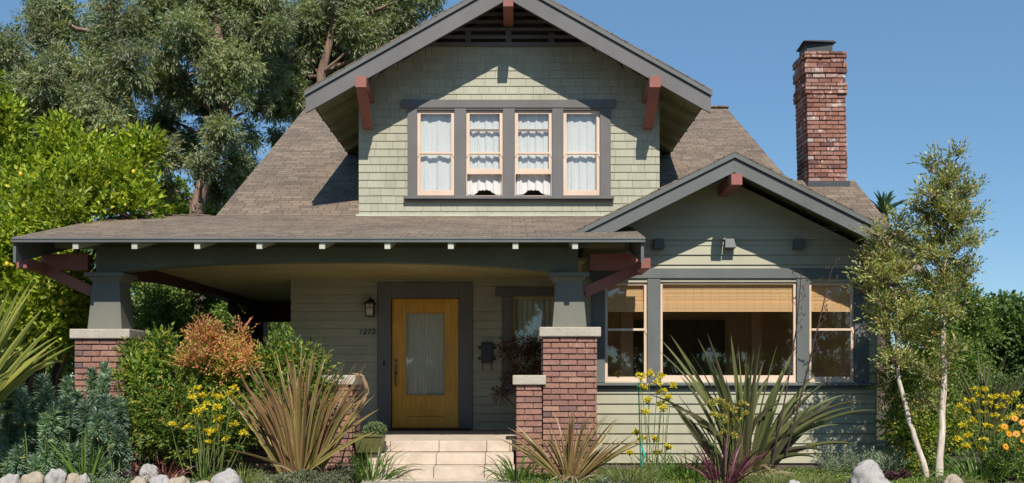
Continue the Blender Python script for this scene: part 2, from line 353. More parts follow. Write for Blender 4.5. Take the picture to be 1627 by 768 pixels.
# ================================================================== HOUSE
house = thing('house', 'sage green craftsman bungalow with grey trim, wide porch and front gable dormer', 'house', (0, 16.2, 0))
def part(mb, name, mat, label=None, parent=house, bevel=0, smooth=False):
    o = mb.build(name, mat, parent, bevel, smooth)
    if label: o['label'] = label
    return o
def zc(v): return v + H
DW, BW, PW = 16.0, 14.0, 16.2      # dormer, bay and porch wall planes
def clad(mb, y, z0, z1, expo, xl, xr, holes=(), widths=None, t=.014, gap=0.0, back=.03, xf=None, jitter=0.0, lip=0.0):
    n = max(1, int(round((z1 - z0) / expo)))
    if callable(xl) is False: a_ = xl; xl = lambda z: a_
    if callable(xr) is False: b_ = xr; xr = lambda z: b_
    for i in range(n):
        c0 = z0 + i * (z1 - z0) / n; c1 = c0 + (z1 - z0) / n
        L, Rr = xl(c0), xr(c0)
        if Rr - L < .02: continue
        cuts = [L]
        if widths:
            x = L + random.uniform(.02, widths[1])
            while x < Rr - .03: cuts.append(x); x += random.uniform(*widths)
        cuts.append(Rr)
        for a, b in zip(cuts[:-1], cuts[1:]):
            dz = random.uniform(-jitter, jitter)
            zb = sorted({c0, c1} | {h for hh in holes for h in hh[2:4] if c0 + .002 < h < c1 - .002 and hh[0] < b and hh[1] > a})
            for za, zt in zip(zb[:-1], zb[1:]):
                iv = [(a, b)]
                for hx0, hx1, hz0, hz1 in holes:
                    if hz0 < zt - .001 and hz1 > za + .001:
                        nv = []
                        for p, q in iv:
                            if hx0 >= q or hx1 <= p: nv.append((p, q)); continue
                            if hx0 > p: nv.append((p, hx0))
                            if hx1 < q: nv.append((hx1, q))
                        iv = nv
                for p, q in iv:
                    if q - p < .006: continue
                    yb = y - t * (c1 - za) / (c1 - c0) - .002; yt = y - t * (c1 - zt) / (c1 - c0) - .002
                    bz = za + (dz if za == c0 else 0) - (.0 if za > c0 else .004)
                    x0b, x1b = max(p + gap, xl(za)), min(q - gap, xr(za)); x0t, x1t = max(p + gap, xl(zt)), min(q - gap, xr(zt))
                    if x1b - x0b < .004: continue
                    if x1t < x0t: x0t = x1t = (x0t + x1t) / 2
                    v = [(x0b, yb, bz), (x1b, yb, bz), (x1b, y + back, bz), (x0b, y + back, bz), (x0t, yt, zt), (x1t, yt, zt), (x1t, y + back, zt), (x0t, y + back, zt)]
                    if lip:
                        v2 = [(x0b, y + .004, bz), (x1b, y + .004, bz), (x1b, y + back, bz), (x0b, y + back, bz), (x0t, y + .004, zt), (x1t, y + .004, zt), (x1t, y + back, zt), (x0t, y + back, zt)]
                        mb.hexa([xf(*k) for k in v2] if xf else v2); e_ = lip if za == c0 else 0
                        v = [(x0b, yb, bz + e_), (x1b, yb, bz + e_), (x1b, y + .003, bz + e_), (x0b, y + .003, bz + e_), (x0t, yt, zt - .001), (x1t, yt, zt - .001), (x1t, y + .003, zt - .001), (x0t, y + .003, zt - .001)]
                    if xf: v = [xf(*k) for k in v]
                    mb.hexa(v)
    return mb

# ---------------- porch wall
EXP = .1377
doorx = (X(622, PW), X(729, PW)); doorz = (zc(-.85), Z(474, PW))
pwx = (X(815, PW), X(898, PW)); pwz = (Z(618, PW), Z(472, PW))
mb = clad(MB(), PW, zc(-.85), zc(1.60), EXP, X(463, PW), 1.02, [(*doorx, *doorz), (*pwx, *pwz)], t=.024, lip=.009)
part(mb, 'wall', SIDE, 'sage clapboard wall inside the porch')
# side walls of the body and return wall of the bay
mb = clad(MB(), 0, zc(-1.2), zc(2.6), EXP, 16.2, 28, xf=lambda x, y, z: (X(463, PW) + y, x, z))
clad(mb, 0, zc(-1.2), zc(1.75), EXP, BW, PW, xf=lambda x, y, z: (.98 - y, x, z) if False else (.98 + y, x, z))
clad(mb, 0, zc(-1.2), zc(1.75), EXP, BW, 16.5, xf=lambda x, y, z: (5.06 - y, x, z))
clad(mb, 16.5, zc(-1.2), zc(1.7), EXP, 5.07, 5.95)
clad(mb, 0, zc(-1.2), zc(2.3), EXP, 16.5, 28, xf=lambda x, y, z: (5.95 - y, x, z))
mb.box(X(463, PW) + .05, 5.9, 27.9, 28, .05, zc(2.6))
# gable ends of the main roof
mb.yz([(16.2, zc(1.7)), (16.2, zc(2.3)), (22.9, zc(5.95)), (28, zc(3.2)), (28, zc(1.7))], X(463, PW) + .03, X(463, PW) + .1)
mb.yz([(16.2, zc(1.7)), (16.2, zc(2.3)), (22.9, zc(5.95)), (28, zc(3.2)), (28, zc(1.7))], 4.5, 4.6)
part(mb, 'wall', SIDE, 'sage clapboard side walls of the house')
fo = MB(); fo.box(X(463, PW), 1.02, PW - .0, PW + .1, -.1, zc(-.86)); fo.box(1.0, 5.06, BW + .005, BW + .1, -.1, zc(-1.19)); part(fo, 'foundation', MORTAR)

# ---------------- bay wall
s = F / BW
bx0, bx1 = 1.0, X(1390, BW) - .003
zb0 = zc(-1.19); zband = Z(381, BW)
holes = [(X(961, BW), X(1028, BW), Z(607, BW), Z(449, BW)), (X(1049, BW), X(1265, BW), Z(607, BW), Z(448, BW)), (X(1285, BW), X(1357, BW), Z(607, BW), Z(449, BW))]
GA, GS = 2.93, .496
gx0 = lambda z: max(bx0, GA - (zc(2.78) - z) / GS); gx1 = lambda z: min(bx1, GA + (zc(2.78) - z) / GS)
mb = clad(MB(), BW, zb0, zb0 + EXP * 22, EXP, bx0, bx1, holes, t=.022, lip=.007)
clad(mb, BW, zb0 + EXP * 22, zband, EXP * 1.0, gx0, gx1, holes)
clad(mb, BW - .018, zband, zc(2.78), .175, gx0, gx1)
part(mb, 'wall', SIDE, 'sage clapboard wall of the projecting living room bay')
# corner boards / trim of the bay
tr = MB()
tr.box(X(936, BW), X(1382, BW), BW - .045, BW - .001, Z(443, BW), Z(427, BW))
for a, b in ((940, 961), (1028, 1049), (1265, 1285), (1357, 1379)): tr.box(X(a, BW), X(b, BW), BW - .036, BW + .02, Z(608, BW), Z(443.5, BW))
part(tr, 'window_casing', TRIMB, bevel=.004)
tr = MB(); tr.box(X(938, BW), X(1386, BW), BW - .11, BW - .012, Z(613, BW), Z(608.5, BW)); tr.box(X(941, BW), X(1383, BW), BW - .05, BW - .013, Z(618, BW), Z(613.3, BW)); part(tr, 'window_sill', TRIMB, bevel=.004)
for px in (1045, 1157, 1267):
    b = MB(); x = X(px, BW); b.hexa([(x - .078, BW - .17, Z(396, BW)), (x + .078, BW - .17, Z(396, BW)), (x + .078, BW, Z(397, BW)), (x - .078, BW, Z(397, BW)),
        (x - .06, BW - .11, Z(381, BW)), (x + .06, BW - .11, Z(381, BW)), (x + .06, BW, Z(380, BW)), (x - .06, BW, Z(380, BW))])
    part(b, 'beam_end_block', TRIMB, bevel=.004)

# ---------------- windows
def curtain(x0, x1, z0, z1, y, amp=.018, n=9, hem=0.0, gather=0.0):
    mb = MB(); cols = 90; rows = 14; ph = random.uniform(0, 6)
    for j in range(rows + 1):
        v = j / rows
        for i in range(cols + 1):
            u = i / cols
            a = amp * (math.sin(u * n * 2 * math.pi + ph + .6 * math.sin(v * 2.2 + u * 5)) + .5 * math.sin(u * n * 4.3 * math.pi + ph * 2)) * (.6 + .5 * v)
            z = z1 + (z0 - z1) * v
            if j == rows and hem: z += hem * math.exp(-((u - .5) / .24) ** 4) * (1 + .08 * math.sin(u * 60))
            elif hem: z = z1 + ((z0 + hem * math.exp(-((u - .5) / .24) ** 4)) - z1) * v
            mb.v.append((x0 + (x1 - x0) * u, y + a, z))
    for j in range(rows):
        for i in range(cols):
            k = j * (cols + 1) + i; mb.f.append((k, k + 1, k + cols + 2, k + cols + 1))
    return mb
def window(x0, x1, z0, z1, y, mat=SASH, rails=(), fr=.052, opening=None, bottom=.085, recess=.02):
    """frame with glazing; rails = heights of meeting rails"""
    f = MB(); zb = opening if opening else z0; yy = y + recess
    f.box(x0, x0 + fr, yy, yy + .05, zb, z1); f.box(x1 - fr, x1, yy, yy + .05, zb, z1)
    f.box(x0 + fr, x1 - fr, yy, yy + .05, z1 - fr, z1); f.box(x0 + fr, x1 - fr, yy, yy + .05, zb, zb + bottom)
    for i, r in enumerate(rails): f.box(x0 + fr, x1 - fr, yy + .004 - (.012 if i == 0 else -.02), yy + .045 + (0 if i == 0 else .02), r - .016, r + .016)
    if rails:     # horns of the upper sash under the meeting rail
        for xa, sg in ((x0, 1), (x1, -1)): f.hexa([(xa, yy - .012, rails[0] - .07), (xa + sg * .012, yy - .012, rails[0] - .07), (xa + sg * .012, yy - .001, rails[0] - .07), (xa, yy - .001, rails[0] - .07),
              (xa, yy - .012, rails[0]), (xa + sg * fr, yy - .012, rails[0]), (xa + sg * fr, yy - .001, rails[0]), (xa, yy - .001, rails[0])])
    o = part(f, 'window', mat, bevel=.003)
    gl = MB(); gl.box(x0 + fr - .004, x1 - fr + .004, yy + .02, yy + .024, zb + bottom - .004, z1 - fr + .004); gl.build('glass', GLASS, o)
    return o
DZ0, DZ1 = Z(311, DW), Z(176, DW)
dwin = [(663, 722), (741, 799), (818, 877), (895, 953)]
for i, (a, b) in enumerate(dwin):
    x0, x1 = X(a, DW), X(b, DW); mid = Z(243.5, DW)
    if i in (1, 2):
        o = window(x0, x1, DZ0, DZ1, DW - .02, rails=(mid, Z(206, DW)), opening=Z(277, DW))
        curtain(x0 + .01, x1 - .01, Z(306, DW) - .02, DZ1, DW + .10, amp=.015, n=4.3, hem=.075).build('curtain', CURT, o, smooth=True)
        sl = MB(); sl.box(x0, x0 + .012, DW, DW + .05, DZ0, Z(277, DW)); sl.box(x1 - .012, x1, DW, DW + .05, DZ0, Z(277, DW)); sl.box(x0, x1, DW - .01, DW + .05, DZ0 - .02, DZ0); sl.build('sash_track', SASH, o)
        o['label'] = 'window with its lower sash raised over a ruffled curtain hem'
    else:
        o = window(x0, x1, DZ0, DZ1, DW - .02, rails=(mid,))
        curtain(x0 + .01, x1 - .01, DZ0, DZ1, DW + .10, amp=(.016, 0, 0, .011)[i], n=(2.6, 0, 0, 4.2)[i]).build('curtain', CURT, o, smooth=True)
# bay windows
for i, hh in enumerate(holes):
    x0, x1, z0, z1 = hh
    if i == 1: o = window(x0, x1, z0, z1, BW - .01, fr=.035, bottom=.09)
    else: o = window(x0, x1, z0, z1, BW - .01, rails=(Z(524, BW),), fr=.04, bottom=.07)
    bl = MB(); zt = z1 - .03; zl = Z(495, BW)
    n = 16
    for k in range(n):
        za = zl + (zt - zl) * k / n; zb_ = zl + (zt - zl) * (k + 1) / n; bl.box(x0 + .04, x1 - .04, BW + .07 - (.016 if k < 5 else .004 * (k % 2)), BW + .085, za, zb_ - .002)
    o2 = bl.build('bamboo_blind', BAMBOO, o)
# porch window
o = window(*pwx, *pwz, PW, mat=SASHD, fr=.04, bottom=.06)
curtain(pwx[0] + .03, pwx[1] - .03, pwz[0], pwz[1] - .02, PW + .12, n=9).build('curtain', CURTG, o, smooth=True)
tr = MB(); tr.box(X(787, PW), X(905, PW), PW - .05, PW - .001, Z(471, PW), Z(458, PW)); tr.box(X(797, PW), X(813.5, PW), PW - .04, PW - .001, Z(620, PW), Z(471.3, PW)); tr.box(X(898, PW), X(908, PW), PW - .04, PW - .001, Z(620, PW), Z(471.3, PW))
tr.box(X(790, PW), X(903, PW), PW - .09, PW - .001, Z(626, PW), Z(620.3, PW)); part(tr, 'window_casing', TRIM, bevel=.004)

# ---------------- front door
cas = MB(); x0, x1 = doorx; z0, z1 = doorz
cas.box(X(600, PW), x0, PW - .05, PW + .05, z0, Z(450, PW)); cas.box(x1, X(751, PW), PW - .05, PW + .05, z0, Z(450, PW)); cas.box(x0, x1, PW - .05, PW + .05, z1, Z(450, PW))
part(cas, 'door_casing', TRIM, bevel=.005)
th = MB(); th.box(X(612, PW), X(748, PW), PW - .16, PW + .1, z0, z0 + .035); part(th, 'threshold', REDD, bevel=.005)
d = MB(); yy = PW + .02; gx = (X(645, PW), X(706, PW)); gz_ = (Z(628, PW), Z(498, PW))
d.box(x0 + .006, gx[0], yy, yy + .045, z0 + .04, z1 - .006); d.box(gx[1], x1 - .006, yy, yy + .045, z0 + .04, z1 - .006)
d.box(gx[0], gx[1], yy + .003, yy + .042, z0 + .04, Z(662, PW)); d.box(gx[0], gx[1], yy + .006, yy + .04, Z(661.6, PW), gz_[0]); d.box(gx[0], gx[1], yy + .003, yy + .042, gz_[1], z1 - .006)
for a, b, c_, e in ((gx[0] - .012, gx[1] + .012, gz_[0] - .012, gz_[0]), (gx[0] - .012, gx[1] + .012, gz_[1], gz_[1] + .012), (gx[0] - .012, gx[0], gz_[0], gz_[1]), (gx[1], gx[1] + .012, gz_[0], gz_[1])): d.box(a, b, yy - .008, yy - .0005, c_, e)
door = part(d, 'door', DOOR, 'mustard stained wooden front door with tall glass pane', bevel=.003)
gl = MB(); gl.box(gx[0], gx[1], yy + .018, yy + .022, *gz_); gl.build('glass', GLASS, door)
curtain(gx[0] - .01, gx[1] + .01, gz_[0] - .02, gz_[1] + .02, yy + .075, amp=.010, n=11).build('curtain', CURTG, door, smooth=True)
h = MB(); hx = X(629, PW); h.box(hx - .022, hx + .022, yy - .012, yy - .001, Z(595, PW), Z(578, PW)); h.lathe([(.026, -.02), (.026, -.001)], (hx, yy, Z(573, PW)), 14, 'y')
h.tube([(hx, yy - .005, Z(592, PW)), (hx, yy - .05, Z(596, PW)), (hx, yy - .06, Z(603, PW)), (hx, yy - .045, Z(611, PW)), (hx, yy - .004, Z(614, PW))], [.009, .012, .014, .012, .009], 8); h.build('handle', BRASS, door, smooth=False)
b = MB(); b.box(X(609.5, PW), X(612.5, PW), PW - .06, PW - .0495, Z(581, PW), Z(573, PW)); part(b, 'doorbell', IRON, bevel=.003)
# house number
cu = bpy.data.curves.new('num', 'FONT'); cu.body = '1272'; cu.size = .165; cu.extrude = .006; cu.shear = .25; cu.space_character = 1.12
to = bpy.data.objects.new('num', cu); C.objects.link(to); bpy.context.view_layer.update()
me = bpy.data.meshes.new_from_object(to.evaluated_get(bpy.context.evaluated_depsgraph_get())); bpy.data.objects.remove(to)
mw = max(v.co.x for v in me.vertices); k = (X(597, PW) - X(570, PW)) / mw
me.transform(Matrix.Translation((X(570, PW), PW - .028, Z(531.5, PW))) @ Matrix.Rotation(R(90), 4, 'X') @ Matrix.Diagonal((k, k * .95, 1, 1)))
me.materials.append(IRON); no = bpy.data.objects.new('house_number', me); C.objects.link(no); attach(no, house)

# ---------------- porch floor, ceiling, steps
fl = MB(); fl.box(-5.0, .98, 13.79, PW, zc(-.99), zc(-.852)); fl.box(-5.0, X(463, PW), PW, 21.0, zc(-.99), zc(-.852)); fl.box(-5.0, -1.9, 13.5, 13.79, zc(-.99), zc(-.852)); part(fl, 'porch_floor', STEP)
sk = MB(); sk.box(-4.95, -1.9, 13.55, 13.6, -.05, zc(-.99)); sk.box(-5.0, -4.9, 13.6, 21, -.05, zc(-.99)); part(sk, 'porch_skirt', SIDE)
ce = MB()
y = 13.5
while y < 21.2:
    x1_ = 1.0 if y < PW - .05 else X(463, PW) - .002
    ce.box(-5.45, x1_, y, y + .117, zc(1.58), zc(1.60)); y += .12
part(ce, 'porch_ceiling', CEIL)
st = MB()
rows = [(13.50, 13.79, -.852, [-2.0, X(620, 13.5), X(697.4, 13.5), X(773.3, 13.5), X(810, 13.5)]),
        (13.19, 13.50, -1.00, [-1.9, X(613, 13.2), X(693, 13.2), X(771, 13.2), X(816.5, 13.2)]),
        (12.88, 13.19, -1.147, [-1.88, X(608, 12.9), X(689, 12.9), X(769.5, 12.9), X(818, 12.9)])]
for ya, yb, zt, xs_ in rows:
    for a, b in zip(xs_[:-1], xs_[1:]): st.box(a + .003, b - .003, ya + random.uniform(0, .004), yb + .3 if ya < 13.5 else yb - .002, zc(zt) - .143, zc(zt) - (0 if ya >= 13.5 else 0) + random.uniform(-.002, .001))
st.box(-1.88, X(818, 12.9), 12.6, 12.90, -.08, zc(-1.286))
part(st, 'steps', STEP, 'three cream stone steps up to the porch', bevel=.008)
# porch floor patch by right pier
f2 = MB(); f2.box(X(810, 13.5) + .002, .98, 13.62, 13.788, zc(-.99), zc(-.855)); part(f2, 'porch_floor', STEP)

# ---------------- brick work
def bricks(mb, x0, x1, y0, y1, z0, z1, bl=.222, bh=.0765, dep=.10, off0=0, proud=.006, lean=0, jt=.0065):
    n = int(round((z1 - z0) / bh)); bh = (z1 - z0) / n
    def run(a0, a1, put, odd):
        a = a0 - (bl / 2 if odd else 0)
        while a < a1 - .002:
            p, q = max(a, a0), min(a + bl, a1)
            if q - p > .03: put(p, q)
            a += bl * random.uniform(.985, 1.015)
    for i in range(n):
        za, zb_ = z0 + i * bh + jt, z0 + (i + 1) * bh - jt
        dz = lambda: random.uniform(-.002, .002)
        o = lambda: random.uniform(0, proud)
        def fr(p, q): k = o(); e = dz(); mb.box(p + .005, q - .005, y0 - k, y0 + dep, za + e, zb_ + e)
        def bk(p, q): k = o(); e = dz(); mb.box(p + .005, q - .005, y1 - dep, y1 + k, za + e, zb_ + e)
        def lf(p, q): k = o(); e = dz(); mb.box(x0 - k, x0 + dep, p + .005, q - .005, za + e, zb_ + e)
        def rt(p, q): k = o(); e = dz(); mb.box(x1 - dep, x1 + k, p + .005, q - .005, za + e, zb_ + e)
        run(x0, x1, fr, (i + off0) % 2); run(x0, x1, bk, (i + off0) % 2)
        run(y0 + dep + .002, y1 - dep - .002, lf, i % 2 == 0); run(y0 + dep + .002, y1 - dep - .002, rt, i % 2 == 0)
    return mb
def pier(x0, x1, y0, y1, ztop, zbot=-.05, cap=.045, caph=.125, label=None):
    b = bricks(MB(), x0, x1, y0, y1, zbot, ztop - caph); o = part(b, 'brick_pier', BRICK, label, bevel=.005)
    c_ = MB(); c_.box(x0 + .02, x1 - .02, y0 + .02, y1 - .02, zbot, ztop - caph - .004); c_.build('mortar', MORTAR, o)
    c_ = MB(); c_.box(x0 - cap, x1 + cap, y0 - cap, y1 + cap, ztop - caph, ztop); c_.build('cap_stone', CAPST, o, bevel=.012)
    return o
PIERS = (-5.35, .755)
for i, cx in enumerate(PIERS):
    hw = .345 if i == 0 else .356
    pier(cx - hw, cx + hw, 13.1, 13.79, zc(.63 if i == 0 else .655), label='tall brick pier under the tapered column')
    yc = 13.445; zt0 = zc(.632 if i == 0 else .657); zt1 = zc(1.325); c_ = MB()
    wb, wt = .226, .172
    c_.hexa([(cx - wb, yc - wb, zt0), (cx + wb, yc - wb, zt0), (cx + wb, yc + wb, zt0), (cx - wb, yc + wb, zt0), (cx - wt, yc - wt, zt1), (cx + wt, yc - wt, zt1), (cx + wt, yc + wt, zt1), (cx - wt, yc + wt, zt1)])
    c_.hexa([(cx - wt - .002, yc - wt - .002, zt1 - .07), (cx + wt + .002, yc - wt - .002, zt1 - .07), (cx + wt + .002, yc + wt + .002, zt1 - .07), (cx - wt - .002, yc + wt + .002, zt1 - .07),
             (cx - wt - .06, yc - wt - .06, zt1), (cx + wt + .06, yc - wt - .06, zt1), (cx + wt + .06, yc + wt + .06, zt1), (cx - wt - .06, yc + wt + .06, zt1)])
    c_.box(cx - .26, cx + .26, yc - .26, yc + .26, zt1 + .001, zt1 + .055)
    part(c_, 'tapered_column', COLM, bevel=.005)
pier(X(820, 13.1), .755 - .358, 13.1, 13.79, zc(.03), label='low brick pier beside the steps on the right')
pier(X(820, 13.1) - 1.0, X(820, 13.1) - 2.0, 0, 0, 0) if False else None
pier(X(514, 13.1), X(560, 13.1), 13.1, 13.82, zc(.03), label='low brick pier beside the steps on the left')
pier(-4.96, X(514, 13.1) - .05, 13.24, 13.5, zc(.028), label='low brick porch wall behind the shrubs')
pier(-5.7, -5.0, 20.7, 21.4, zc(.63), label='rear brick pier at the back of the porch')
c_ = MB(); c_.box(-5.55, -5.15, 20.85, 21.25, zc(.632), zc(1.33)); part(c_, 'porch_post', REDD)

# ---------------- arched beams
def arch(mb, a0, a1, ztop, zend, zmid, put):
    n = 40; poly = [(a0, ztop)]; poly = []
    for i in range(n + 1):
        u = i / n; k = 1 - abs(2 * u - 1) ** 2.4; poly.append((a0 + (a1 - a0) * u, zend + (zmid - zend) * k))
    vs = poly
    for (p, q), (r_, s_) in zip(vs[:-1], vs[1:]): put([(p, q), (r_, s_), (r_, ztop), (p, ztop)])
be = MB(); x0_, x1_ = X(155, 13.35), X(918, 13.35)
n = 48
for i in range(n):
    f = lambda u: zc(1.352) + (.172) * (1 - abs(2 * u - 1) ** 2.6)
    u0, u1 = i / n, (i + 1) / n; xa, xb = x0_ + (x1_ - x0_) * u0, x0_ + (x1_ - x0_) * u1
    be.hexa([(xa, 13.30, f(u0)), (xb, 13.30, f(u1)), (xb, 13.5, f(u1)), (xa, 13.5, f(u0)), (xa, 13.30, zc(1.72)), (xb, 13.30, zc(1.72)), (xb, 13.5, zc(1.72)), (xa, 13.5, zc(1.72))])
part(be, 'arched_beam', BEAMG, 'long shallow arched beam between the columns')
be = MB(); be.box(x0_, x1_, 13.50, 13.53, zc(1.50), zc(1.58)) if False else None
be = MB()
for i in range(20):
    f = lambda u: zc(1.30) + (.17) * (1 - abs(2 * u - 1) ** 2.4)
    u0, u1 = i / 20, (i + 1) / 20; ya, yb = 13.55 + 7.3 * u0, 13.55 + 7.3 * u1
    be.hexa([(-5.45, ya, f(u0)), (-5.25, ya, f(u0)), (-5.25, yb, f(u1)), (-5.45, yb, f(u1)), (-5.45, ya, zc(1.66)), (-5.25, ya, zc(1.66)), (-5.25, yb, zc(1.66)), (-5.45, yb, zc(1.66))])
be.beam((-5.35, 20.9, zc(.85)), (-5.35, 19.2, zc(1.36)), .14, .16)
be.box(-5.45, X(463, PW), 20.95, 21.15, zc(1.16), zc(1.66))
part(be, 'side_beam', REDD, 'dark redwood beam along the open side of the porch')
# outriggers with braces beside the columns
for sx, xc, xe in ((-1, -5.35, X(62, 13.3)), (1, .755, X(1018, 13.3))):
    b = MB(); b.box(min(xc + sx * .28, xe), max(xc + sx * .28, xe), 13.36, 13.48, zc(1.425), zc(1.64)) ; part(b, 'outrigger_beam', REDP, bevel=.004)
    b = MB(); xq = xe; b.beam((xc + sx * .20, 13.40, zc(1.13)), (xq, 13.40, zc(1.455)), .09, .14, up=(0, 0, 1)); part(b, 'brace', REDP, bevel=.004)
    b = MB(); b.box(xe - .065, xe + .065, 12.82, 13.7, zc(1.39), zc(1.52)); part(b, 'lookout_beam', REDP, bevel=.004)

# ---------------- roofs
RS = (2.57 - 1.756) / 3.4
def roofz(y): return zc(1.756) + RS * (y - 12.6)
pr = MB()
pr.yz([(12.6, roofz(12.6)), (16.0, roofz(16.0)), (16.0, roofz(16.0) - .06), (12.6, roofz(12.6) - .018)], -6.25, .82)
pr.yz([(12.6, roofz(12.6)), (14.0, roofz(14.0)), (14.0, roofz(14.0) - .06), (12.6, roofz(12.6) - .018)], .82, 1.665)
pr.yz([(14.06, roofz(14.06)), (16.0, roofz(16.0)), (16.0, roofz(16.0) - .06), (14.06, roofz(14.06) - .06)], .82, 4.88)
pr.yz([(16.0, zc(2.57)), (21.8, zc(1.75)), (21.8, zc(1.69)), (16.0, zc(2.51))], -6.25, X(463, PW) - .0)
MS = (6.13 - 2.57) / 6.9
pr.yz([(15.98, zc(2.565)), (22.9, zc(6.13)), (22.9, zc(6.05)), (16.0, zc(2.49))], -4.7, 4.88)
pr.yz([(22.9, zc(6.13)), (29, zc(2.9)), (29, zc(2.82)), (22.9, zc(6.05))], -4.7, 4.88)
pr.yz([(15.6, zc(1.62)), (19.0, zc(3.72)), (19.0, zc(3.66)), (15.6, zc(1.56))], 4.6, 6.46)
pr.yz([(19.0, zc(3.72)), (24, zc(1.8)), (24, zc(1.74)), (19.0, zc(3.66))], 4.6, 6.46)
roof = part(pr, 'roof', ROOF, 'brown asphalt shingle roof sweeping down over the porch')
rc = MB()   # ridge caps along porch break and main ridge
x = -6.2
while x < -4.8: rc.hexa([(x, 15.9, zc(2.56)), (x + .26, 15.9, zc(2.55)), (x + .26, 16.1, zc(2.55)), (x, 16.1, zc(2.56)), (x, 15.9, zc(2.585)), (x + .26, 15.9, zc(2.565)), (x + .26, 16.1, zc(2.565)), (x, 16.1, zc(2.585))]); x += .24
rc.build('ridge_cap', ROOF, roof); rc = MB(); x = -4.7
while x < 4.8: rc.xz([(x, zc(6.13)), (x + .26, zc(6.12)), (x + .26, zc(6.145)), (x, zc(6.165))], 22.8, 23.0); x += .24
rc.build('ridge_cap', ROOF, roof)
fa = MB(); fa.box(-6.25, 1.665, 12.575, 12.6, zc(1.688), zc(1.752)); fa.box(-6.25, 1.665, 12.565, 12.5745, zc(1.722), zc(1.748)); fa.build('fascia', TRIMB, roof, bevel=.003)
for x in (-6.235, 1.635):
    b = MB(); yb = 16.0 if x < 0 else 13.95
    b.yz([(12.62, roofz(12.62) - .06), (yb, roofz(yb) - .07), (yb, roofz(yb) - .33), (12.62, roofz(12.62) - .32)], x - .018, x + .018); b.build('side_fascia', TRIMB, roof)
sf = MB(); x = -6.21
sf.yz([(12.62, roofz(12.62) - .02), (16.0, roofz(16.0) - .062), (16.0, roofz(16) - .08), (12.62, roofz(12.62) - .04)], -6.21, .8)
sf.yz([(12.62, roofz(12.62) - .02), (13.94, roofz(13.94) - .062), (13.94, roofz(13.94) - .08), (12.62, roofz(12.62) - .04)], .8, 1.61)
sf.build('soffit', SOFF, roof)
for px in (24.5, 125, 218, 317, 415, 514, 617, 717, 819, 913):
    if px < 100: continue
    x = X(px, 12.7); b = MB()
    b.yz([(12.603, roofz(12.603) - .03), (13.9, roofz(13.9) - .085), (13.9, roofz(13.9) - .17), (12.603, roofz(12.603) - .15)], x - .036, x + .036); b.build('rafter_tail', TAILM, roof, bevel=.003)
# fill between beam top and soffit
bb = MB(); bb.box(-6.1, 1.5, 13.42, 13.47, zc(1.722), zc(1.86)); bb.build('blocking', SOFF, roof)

def gable(cx, hw, za, sl, yf, yb, boardh=.25, strip=.075, name='gable_roof', soff=SOFF, hwr=None, tm=TRIM):
    rf = MB(); hwr = hwr or hw
    for sx, h_ in ((-1, hw), (1, hwr)):
        rf.xz([(cx, za), (cx + sx * h_, za - sl * h_), (cx + sx * h_, za - sl * h_ - .05), (cx, za - .05)], yf + .012, yb)
    o = part(rf, 'roof', ROOF)
    # shingle edge
    ed = MB()
    for sx, h_ in ((-1, hw), (1, hwr)):
        n = int(h_ / .13)
        for k in range(n):
            a, b = k / n * h_, (k + 1) / n * h_; j = .004 * (k % 2)
            ed.xz([(cx + sx * a, za - sl * a + .018), (cx + sx * b, za - sl * b + .010 + j), (cx + sx * b, za - sl * b - .006), (cx + sx * a, za - sl * a - .006)], yf - .016, yf + .2)
    ed.build('shingle_edge', ROOF, o)
    for sx, h_ in ((-1, hw), (1, hwr)):
        b = MB(); b.xz([(cx, za - .006), (cx + sx * h_, za - sl * h_ - .006), (cx + sx * h_, za - sl * h_ - strip), (cx, za - strip)], yf - .012, yf + .010); b.build('drip_moulding', TRIMB, o)
        b = MB(); e = strip + .001; h2 = h_ - .015
        b.xz([(cx, za - e), (cx + sx * h2, za - sl * h2 - e), (cx + sx * h2, za - sl * h2 - e - boardh * .98), (cx + sx * (h2 - .10), za - sl * (h2 - .10) - e - boardh), (cx, za - e - boardh)], yf + .022, yf + .062); b.build('rake_board', tm, o, bevel=.003)
        b = MB(); k0 = .052
        n = 14
        for q in range(n):
            a, c_ = q / n * (h_ - .03), (q + 1) / n * (h_ - .03) - .004
            b.xz([(cx + sx * a, za - sl * a - k0), (cx + sx * c_, za - sl * c_ - k0), (cx + sx * c_, za - sl * c_ - k0 - .02), (cx + sx * a, za - sl * a - k0 - .02)], yf + .064, yb - .05)
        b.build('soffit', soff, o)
    return o
# dormer roof
DA, DHW, DZA, DSL = -.057, 3.09, zc(6.08), .564
dro = gable(DA, DHW, DZA, DSL, 15.25, 22.7, boardh=.265, strip=.075)
for k in range(6):
    y_ = 15.72 + .74 * k
    for sx in (-1, 1):
        b = MB(); a, c_ = 2.2, 3.045
        b.xz([(DA + sx * a, DZA - DSL * a - .073), (DA + sx * c_, DZA - DSL * c_ - .073), (DA + sx * c_, DZA - DSL * c_ - .17), (DA + sx * (c_ - .05), DZA - DSL * c_ - .155), (DA + sx * a, DZA - DSL * a - .17)], y_ - .03, y_ + .03); b.build('rafter_tail', SOFF, dro)
# bay roof
bro = gable(GA, 2.21, zc(2.965), GS, 13.25, 18.6, boardh=.19, strip=.07, hwr=2.5, tm=TRIMB)
